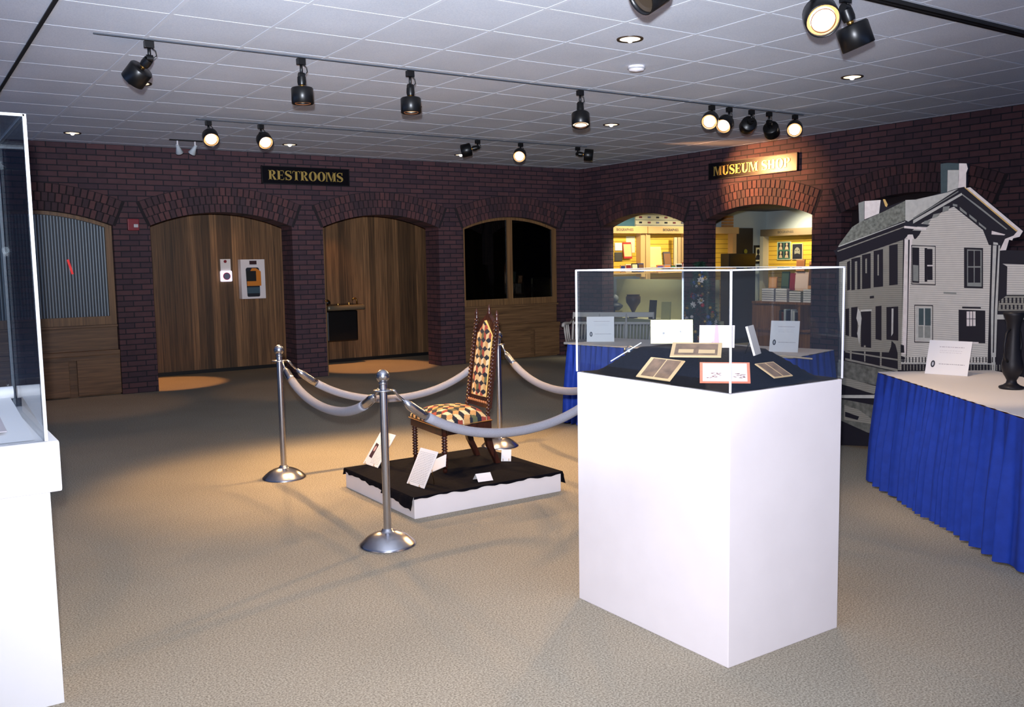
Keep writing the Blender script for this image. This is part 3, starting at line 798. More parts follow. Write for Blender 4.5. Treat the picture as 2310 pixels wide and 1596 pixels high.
# corridor and shop lights, their fixtures unseen
spot('corridor_downlight', (-6.60, .66, 2.58), (-6.50, .70, 0), 230, 36, .35, (1.0, .42, .14), .03)
spot('corridor_downlight', (-3.55, .70, 2.58), (-3.45, .66, 0), 230, 42, .35, (1.0, .42, .14), .03)
spot('fountain_downlight', (-3.75, 1.0, 2.58), (-3.7, 1.5, 0.8), 26, 60, .8, WARM, .03)
spot('corridor_downlight', (-5.4, .9, 2.58), (-5.2, 1.5, 0.6), 8, 90, .9, WARM2, .03)
spot('unseen_shop_light', (.40, -.9, 2.38), (.55, -.9, 0), 90, 80, .8, (1.0, .9, .72), .05)  # added to brighten the display ledge, no fixture seen
spot('unseen_shop_light', (.5, -3.3, 2.38), (1.1, -3.5, 1.0), 70, 80, .8, (1.0, .88, .68), .05)  # added to brighten the bookcase front, no fixture seen
for (x, y, e) in ((1.0, -1.0, 110), (2.2, -1.1, 110), (3.9, -1.0, 90), (3.6, -.9, 40)):
    spot('unseen_shop_light', (x, y, 2.38), (x, y + .8, 1.5) if x < 3 else (x + .8, y, 1.5), e, 110, .8, (1.0, .86, .60), .05)
# ------------------------------------------------------------------ stanchions and velour ropes
ST = {'a': (-7.16, -5.53), 'b': (-7.27, -7.44), 'c': (-5.285, -5.56), 'd': (-5.40, -7.33)}
STL = {'a': 'polished steel stanchion at the back left of the roped square', 'b': 'polished steel stanchion nearest the camera, in front of the chair',
       'c': 'polished steel stanchion behind the tall patterned chair', 'd': 'steel stanchion at the right, mostly hidden by the white display plinth'}
def stanchion(k):
    x, y = ST[k]
    t = thing('stanchion', STL[k], 'stanchion', (x, y, 0), group='steel stanchions around the chair platform')
    mb = MB(); mb.lathe([(.158, 0), (.158, .006), (.15, .014), (.135, .028), (.11, .048), (.08, .064), (.05, .074), (.034, .078), (.03, .09), (.022, .094)], seg=40); mb.build('base', CHROME, t)
    mb = MB(); mb.lathe([(.0215, .09), (.0215, .90)], seg=24); mb.build('pole', CHROME, t)
    mb = MB(); mb.lathe([(.0215, .855), (.03, .858), (.055, .860), (.055, .866), (.03, .868), (.0215, .872)], seg=28); mb.build('ring_collar', CHROME, t)
    mb = MB(); mb.lathe([(.0215, .895), (.026, .90), (.022, .91)], seg=20, cap=False); mb.sphere((0, 0, .941), .037, 28); mb.build('ball_finial', CHROME, t)
    return t
for k in 'abcd': stanchion(k)

def rope(p, q, low, label, bulge=0.0):
    P = Vector((*ST[p], .862)); Q = Vector((*ST[q], .862)); dv = (Q - P); L_ = dv.length; u = dv.normalized()
    t = thing('velour_rope', label, 'rope', (P + Q) / 2 - Vector((0, 0, .862 - low)), group='gray velour ropes between the stanchions')
    O = Vector(t.location)
    P2 = P + u * .055; Q2 = Q - u * .055
    sag = .862 - low; N = 48; a = 2.1
    def pt(s):
        z = (math.cosh(a * (2 * s - 1)) - math.cosh(a)) / (math.cosh(a) - 1) * sag
        return P2.lerp(Q2, s) + Vector((0, 0, z)) - O
    pts = [pt(i / N) for i in range(N + 1)]
    i0, i1 = 6, N - 6
    mb = MB(); mb.tube(pts[i0:i1 + 1], .0285, 14); mb.build('cord', ROPE, t)
    for e in (0, 1):
        w_ = pts[2:i0 + 1] if e == 0 else pts[i1:-2]
        mb = MB(); rs = [.012, .026, .0265, .0265, .0265, .0265, .0265][:len(w_)]
        if e: rs = rs[::-1]
        mb.tube(w_, rs, 14); c = mb.build('end_cap', CHROME, t)
        w_ = [pts[0], (pts[0] + pts[1]) / 2 + Vector((0, 0, .008)), pts[1], pts[2]] if e == 0 else [pts[-1], (pts[-1] + pts[-2]) / 2 + Vector((0, 0, .008)), pts[-2], pts[-3]]
        mb = MB(); mb.tube(w_, [.006, .009, .007, .008], 8); mb.build('snap_hook', CHROME, c)
rope('a', 'b', .64, 'gray velour rope between the back left and the nearest stanchion')
rope('a', 'c', .50, 'gray velour rope passing behind the chair')
rope('b', 'd', .52, 'gray velour rope crossing in front of the chair seat')
rope('c', 'd', .58, 'gray velour rope running right behind the white plinth')

# ------------------------------------------------------------------ platform, cloth
PX0, PX1, PY0, PY1, PZ = -6.915, -5.80, -7.09, -6.08, .135
t = thing('display_platform', 'low square white platform under the black cloth and chair', 'platform', ((PX0 + PX1) / 2, (PY0 + PY1) / 2, 0))
O = t.location
mb = MB(); mb.box((PX0, PY0, 0), (PX1, PY1, PZ), bev=.004); mb.build('box', WHITE, t, O)
def cloth_cover(name, label, x0, x1, y0, y1, z, drop, over, m, nx=60, amp=.004, cat='cloth'):
    """cloth lying on a flat top and hanging over the edges; drop(side, s) -> length"""
    rnd = random.Random(5); mb = MB()
    n = nx; top = []
    for j in range(n + 1):
        for i in range(n + 1):
            u, v = i / n, j / n
            x = x0 - over + (x1 - x0 + 2 * over) * u; y = y0 - over + (y1 - y0 + 2 * over) * v
            top.append(Vector((x, y, z + .004 + .0015 * math.sin(9 * u + 4 * v) * math.sin(7 * v))))
    idx = lambda i, j: j * (n + 1) + i
    mb.add(top, [(idx(i, j), idx(i + 1, j), idx(i + 1, j + 1), idx(i, j + 1)) for j in range(n) for i in range(n)], 0, True)
    def edge(pts, out, side):
        K = len(pts); vs = []
        rows = 5
        for i, p in enumerate(pts):
            s = i / (K - 1); L_ = drop(side, s)
            for r in range(rows):
                f = r / (rows - 1)
                wv = amp * math.sin(s * 40 + side) * f + amp * .6 * math.sin(s * 97 + 1) * f
                vs.append(p + Vector(out) * (wv + .004 * math.sin(PI * min(1, f * 2)) + .02 * f * (L_ > .05)) + Vector((0, 0, -L_ * f)))
        mb.add(vs, [(i * rows + r, (i + 1) * rows + r, (i + 1) * rows + r + 1, i * rows + r + 1) for i in range(K - 1) for r in range(rows - 1)], 0, True)
    edge([top[idx(i, 0)] for i in range(n + 1)], (0, -1, 0), 0)
    edge([top[idx(n, j)] for j in range(n + 1)], (1, 0, 0), 1)
    edge([top[idx(i, n)] for i in range(n + 1)], (0, 1, 0), 2)
    edge([top[idx(0, j)] for j in range(n + 1)], (-1, 0, 0), 3)
    o = mb.build(name, m, recalc=False)
    return tag(o, label, cat)
def dp(side, s):
    w_ = .004 * math.sin(s * 23) + .003 * math.sin(s * 61 + 2)
    if side == 0: return .012 + w_ + .006 * s
    if side == 1: return .085 + w_
    if side == 2: return .05 + w_
    return .03 + w_ + (1 - s) ** 2 * .05 if True else 0
c = cloth_cover('black_cloth', 'black cloth spread over the low chair platform', PX0, PX1, PY0, PY1, PZ, dp, .008, CLOTHB)

# ------------------------------------------------------------------ patterned chair (faces -x)
CH = thing('slipper_chair', 'tall-backed carved dark chair with tumbling-block patchwork upholstery', 'chair', (-6.23, -6.435, PZ + .006), -0.085)
PAL = [hexc(222, 200, 158), hexc(196, 148, 92), hexc(24, 28, 40), hexc(150, 62, 48), hexc(92, 92, 62), hexc(210, 178, 128)]
def block_col(u, v, s, seed=0):
    """tumbling blocks: colour for plane point (u, v); s = edge length"""
    # hexagon lattice
    w3 = math.sqrt(3) * s; best = None
    for row in range(int(v / (1.5 * s)) - 1, int(v / (1.5 * s)) + 3):
        off = (row % 2) * w3 / 2
        col = round((u - off) / w3); cx = col * w3 + off; cy = row * 1.5 * s
        d = (u - cx) ** 2 + (v - cy) ** 2
        if best is None or d < best[0]: best = (d, cx, cy, col, row)
    _, cx, cy, col, row = best
    a = math.degrees(math.atan2(v - cy, u - cx)) % 360
    h = random.Random(col * 131 + row * 977 + seed)
    pick = h.random()
    if 30 <= a < 150: return PAL[2]
    if 150 <= a < 270: return (PAL[0], PAL[5], PAL[4], PAL[3])[int(h.random() * 4 * .999)] if pick > .25 else PAL[0]
    return (PAL[1], PAL[3], PAL[1], PAL[5])[int(h.random() * 4 * .999)]
UPH = attr_mat('patchwork_upholstery', 0.9, bump=.4)
# local frame: x towards the back (+) , y sideways, z up from the cloth
def bead_leg(mb, x, y, z0, z1, r=.021, n=11):
    prof = [(.004, 0), (.012, .004), (.016, .02), (.011, .035)]
    hz = (z1 - z0 - .035 - .05) / n
    for k in range(n):
        b = .035 + k * hz
        prof += [(r * .55, b), (r * .95, b + hz * .35), (r, b + hz * .5), (r * .95, b + hz * .65)]
    prof += [(r * .6, z1 - z0 - .05), (r * 1.15, z1 - z0 - .045), (r * 1.15, z1 - z0)]
    mb.lathe(prof, (x, y, z0), 14)
SZ = .30
for yy in (-.25, .25):
    mb = MB(); bead_leg(mb, -.203, yy, 0, SZ); mb.build('leg', MAHOG, CH)
for yy in (-.155, .155):
    mb = MB()
    path = [(.165, SZ + .01), (.17, .20), (.19, .12), (.225, .05), (.245, 0)]
    for i in range(len(path) - 1):
        (xa, za), (xb, zb) = path[i], path[i + 1]
        wa = .024 - .002 * i
        vs = []
        for (px, pz) in ((xa, za), (xb, zb)):
            for sx, sy in ((-1, -1), (1, -1), (1, 1), (-1, 1)): vs.append((px + sx * wa, yy + sy * .02, pz))
        mb.add(vs, [(0, 1, 5, 4), (1, 2, 6, 5), (2, 3, 7, 6), (3, 0, 4, 7)] + ([(0, 3, 2, 1)] if i == 0 else []) + ([(4, 5, 6, 7)] if i == len(path) - 2 else []))
    mb.build('leg', MAHOG, CH)
# seat rails: trapezoid
def trap(x, z, front=(-.26, .285), back=(.19, .18)):
    f = (x - front[0]) / (back[0] - front[0]); return front[1] + (back[1] - front[1]) * f
mb = MB()
outl = [(-.228, -.262), (-.228, .262), (.19, .185), (.19, -.185)]
mb.prism(outl, lambda u, v, d: Vector((u, v, SZ - .045 + d)), .05); mb.build('seat_frame', MAHOG, CH)
mb = MB()
N1, N2 = 84, 96; vs = []; sz0 = SZ + .008
for i in range(N1 + 1):
    x = -.232 + .419 * i / N1; hw = .266 + (.185 - .266) * (i / N1)
    for j in range(N2 + 1):
        s = -1 + 2 * j / N2; y = hw * s
        e = max(0, 1 - abs(s) ** 4); g = max(0, 1 - abs(2 * i / N1 - 1) ** 4)
        vs.append((x, y, sz0 + .03 * (1 if min(i, N1 - i, j, N2 - j) > 0 else 0) + .075 * e * g))
fs = []; cols = []
for i in range(N1):
    for j in range(N2): fs.append((i * (N2 + 1) + j, (i + 1) * (N2 + 1) + j, (i + 1) * (N2 + 1) + j + 1, i * (N2 + 1) + j + 1))
o_ = len(mb.v)
for f in fs:
    cx = sum(vs[k][0] for k in f) / 4; cy = sum(vs[k][1] for k in f) / 4
    mb.f.append([k + o_ for k in f]); mb.m.append(0); mb.sm.append(True); mb.c.append(block_col(cy, cx, .044, 7))
mb.v += [Vector(p) for p in vs]
mb.build('seat', UPH, CH)
mb = MB(); mb.tube([(-.236, -.268, sz0 + .006), (-.236, .268, sz0 + .006), (.19, .19, sz0 + .006), (.19, -.19, sz0 + .006)], .006, 8, closed=True); mb.build('seat_piping', AMBER, CH)
# back: leaning posts, width narrowing
LEAN = .10; BH = 1.03
def bx(z): return .175 + LEAN * ((z - SZ) / (BH - SZ)) ** 1.1 if z > SZ else .175
def bw(z): return .165 - .012 * (z - SZ) / (BH - SZ)
for sgn in (-1, 1):
    mb = MB()
    n = 27; z0 = SZ; z1 = 1.0
    for k in range(n):
        za = z0 + (z1 - z0) * k / n; zb = z0 + (z1 - z0) * (k + 1) / n
        A = Vector((bx(za) - .006, sgn * bw(za), za)); B = Vector((bx(zb) - .006, sgn * bw(zb), zb)); L_ = (B - A).length
        mb.lathe([(.009, 0), (.0165, L_ * .3), (.018, L_ * .5), (.0165, L_ * .7), (.009, L_)], A, 12, 0, B - A, cap=False)
    zt = z1; A = Vector((bx(zt) - .006, sgn * bw(zt), zt))
    mb.lathe([(.012, 0), (.016, .01), (.007, .022), (.014, .035), (.012, .05), (.003, .075)], A, 12)
    mb.build('back_post', MAHOG, CH)
mb = MB()
def slab(z0, z1, hw0, hw1, xo, th, n=8, mbx=None):
    for k in range(n):
        za = z0 + (z1 - z0) * k / n; zb = z0 + (z1 - z0) * (k + 1) / n
        ha = hw0 + (hw1 - hw0) * k / n; hb = hw0 + (hw1 - hw0) * (k + 1) / n
        vs = []
        for z, h_ in ((za, ha), (zb, hb)):
            x = bx(z)
            for dx, s_ in ((xo, -1), (xo, 1), (xo + th, 1), (xo + th, -1)): vs.append((x + dx, s_ * h_, z))
        mbx.add(vs, [(0, 1, 5, 4), (1, 2, 6, 5), (2, 3, 7, 6), (3, 0, 4, 7), (0, 3, 2, 1), (4, 5, 6, 7)])
slab(SZ + .09, .93, .158, .148, -.004, .028, 8, mb)
# gabled crest with a finial
mb.prism([(-.15, .93), (.15, .93), (.13, .965), (.02, 1.035), (0, 1.05), (-.02, 1.035), (-.13, .965)], lambda u, v, d: Vector((bx(v) - .004 + d, u, v)), .028)
mb.lathe([(.014, 0), (.018, .012), (.007, .024), (.013, .038), (.008, .05), (.002, .07)], (bx(1.04) + .01, 0, 1.04), 12)
mb.build('back_frame', MAHOG, CH)
# lower turned rail of spindles
mb = MB()
for k in range(9):
    y = -.13 + .0325 * k
    mb.sphere((bx(.43) - .012, y, .43), .0105, 8)
mb.build('beaded_rail', mat('bead_light', (168, 104, 62), .35), CH)
def panel_halfw(z):
    if z <= .90: return .118
    return .118 * max(0, (1.0 - z) / .10)
mb = MB(); vs = []; N1, N2 = 150, 48; z0, z1 = SZ + .165, .998
for i in range(N1 + 1):
    z = z0 + (z1 - z0) * i / N1; hw = panel_halfw(z)
    for j in range(N2 + 1):
        s = -1 + 2 * j / N2
        puff = .016 * (1 - s ** 4) * (1 if 0 < i < N1 else 0)
        vs.append((bx(z) - .006 - puff, s * hw, z))
fs = [(i * (N2 + 1) + j, i * (N2 + 1) + j + 1, (i + 1) * (N2 + 1) + j + 1, (i + 1) * (N2 + 1) + j) for i in range(N1) for j in range(N2)]
for f in fs:
    cy = sum(vs[k][1] for k in f) / 4; cz = sum(vs[k][2] for k in f) / 4
    hw = panel_halfw(cz)
    c_ = hexc(226, 176, 96) if (hw - abs(cy) < .008 or cz < z0 + .008) else block_col(cy + .5, cz, .040, 3)
    mb.f.append(list(f)); mb.m.append(0); mb.sm.append(True); mb.c.append(c_)
mb.v += [Vector(p) for p in vs]
mb.build('back_cushion', UPH, CH)

# ------------------------------------------------------------------ cards on the platform
def board_card(name, label, cat, base_c, wdt, hgt, facing, lean, marks=None, th=.004, group=None, z=PZ + .008, m=PAPER, easel=True, roll=0.0):
    """upright card leaning back; facing = yaw angle of its outward normal"""
    t = thing(name, label, cat, (base_c[0], base_c[1], z), 0, group)
    n = Vector((math.cos(facing), math.sin(facing), 0)); u = Vector((-math.sin(facing), math.cos(facing), 0))
    up = (Vector((0, 0, 1)) * math.cos(lean) - n * math.sin(lean)); nn = n * math.cos(lean) + Vector((0, 0, 1)) * math.sin(lean)
    if roll:
        u, up = u * math.cos(roll) + up * math.sin(roll), up * math.cos(roll) - u * math.sin(roll)
    T = lambda a, b, d: u * a + up * b + nn * d
    mb = MB(); mb.prism(rct(-wdt / 2, 0, wdt / 2, hgt), lambda a, b, d: T(a, b, -d), th); mb.build('card', m, t)
    if marks: marks(t, T)
    if easel:
        mb = MB()
        for s in (-.3, .3):
            a = T(s * wdt, hgt * .7, -th); b = T(s * wdt, 0, -th) - n * (hgt * .42); b.z = .002
            mb.tube([a, b], .002, 6)
            mb.tube([T(s * wdt, .004, -th), T(s * wdt, .0, .012), T(s * wdt, .014, .014)], .002, 6)
        mb.build('wire_easel', BRASS if True else BLACK, t)
    return t
def textlines(t, T, x0, x1, ys, th=.0022, m=INK, rnd=random.Random(3)):
    mb = MB()
    for y in ys:
        x = x0
        while x < x1 - .004:
            L_ = rnd.uniform(.006, .02); L_ = min(L_, x1 - x)
            mb.poly(rct(x, y, x + L_, y + th), T, .0006); x += L_ + .004
    mb.build('printed_text', m, t)
def m1(t, T): textlines(t, T, -.085, .085, [.02 + .0105 * i for i in range(20)])
board_card('information_card', 'white printed text card leaning at the front left of the chair platform', 'information card', (-6.785, -6.86), .195, .245, PI + .10, R(28), m1)
board_card('backing_card', 'blank white card standing behind the front text card', 'card', (-6.675, -6.845), .30, .085, PI + .10, R(30), None, easel=False, roll=.50, z=PZ + .070)
def m2(t, T):
    textlines(t, T, -.02, .085, [.02 + .0105 * i for i in range(19)])
    mb = MB(); mb.poly([(-.075, .06), (-.03, .05), (-.03, .16), (-.075, .17)], T, .0006); mb.build('printed_portrait', mat('portrait_dark', (60, 34, 46), .7), t)
    mb = MB(); mb.poly(arcp(-.052, .125, .013, .022, 0, 360, 12)[:-1], T, .0010); mb.build('portrait_face', mat('portrait_pink', (190, 150, 150), .7), t)
board_card('photo_card', 'white card with a small dark portrait at the left of the chair platform', 'information card', (-6.755, -6.14), .20, .26, PI + .08, R(36), m2)
t = thing('tent_card', 'small folded white tent card on the black cloth', 'card', (-6.36, -6.99, PZ + .008), R(-8))
mb = MB(); mb.prism([(-.055, 0), (-.052, 0), (0, .042), (.052, 0), (.055, 0), (0.0, .045)], lambda u, v, d: Vector((u * .8, d, v)), .105); mb.v = [Vector((v.y - .05, -v.x, v.z)) for v in mb.v]; mb.build('folded_card', PAPER, t)
board_card('side_card', 'narrow white card on a wire easel behind the right rear chair leg', 'card', (-5.93, -6.62), .07, .09, PI + .9, R(36), None)
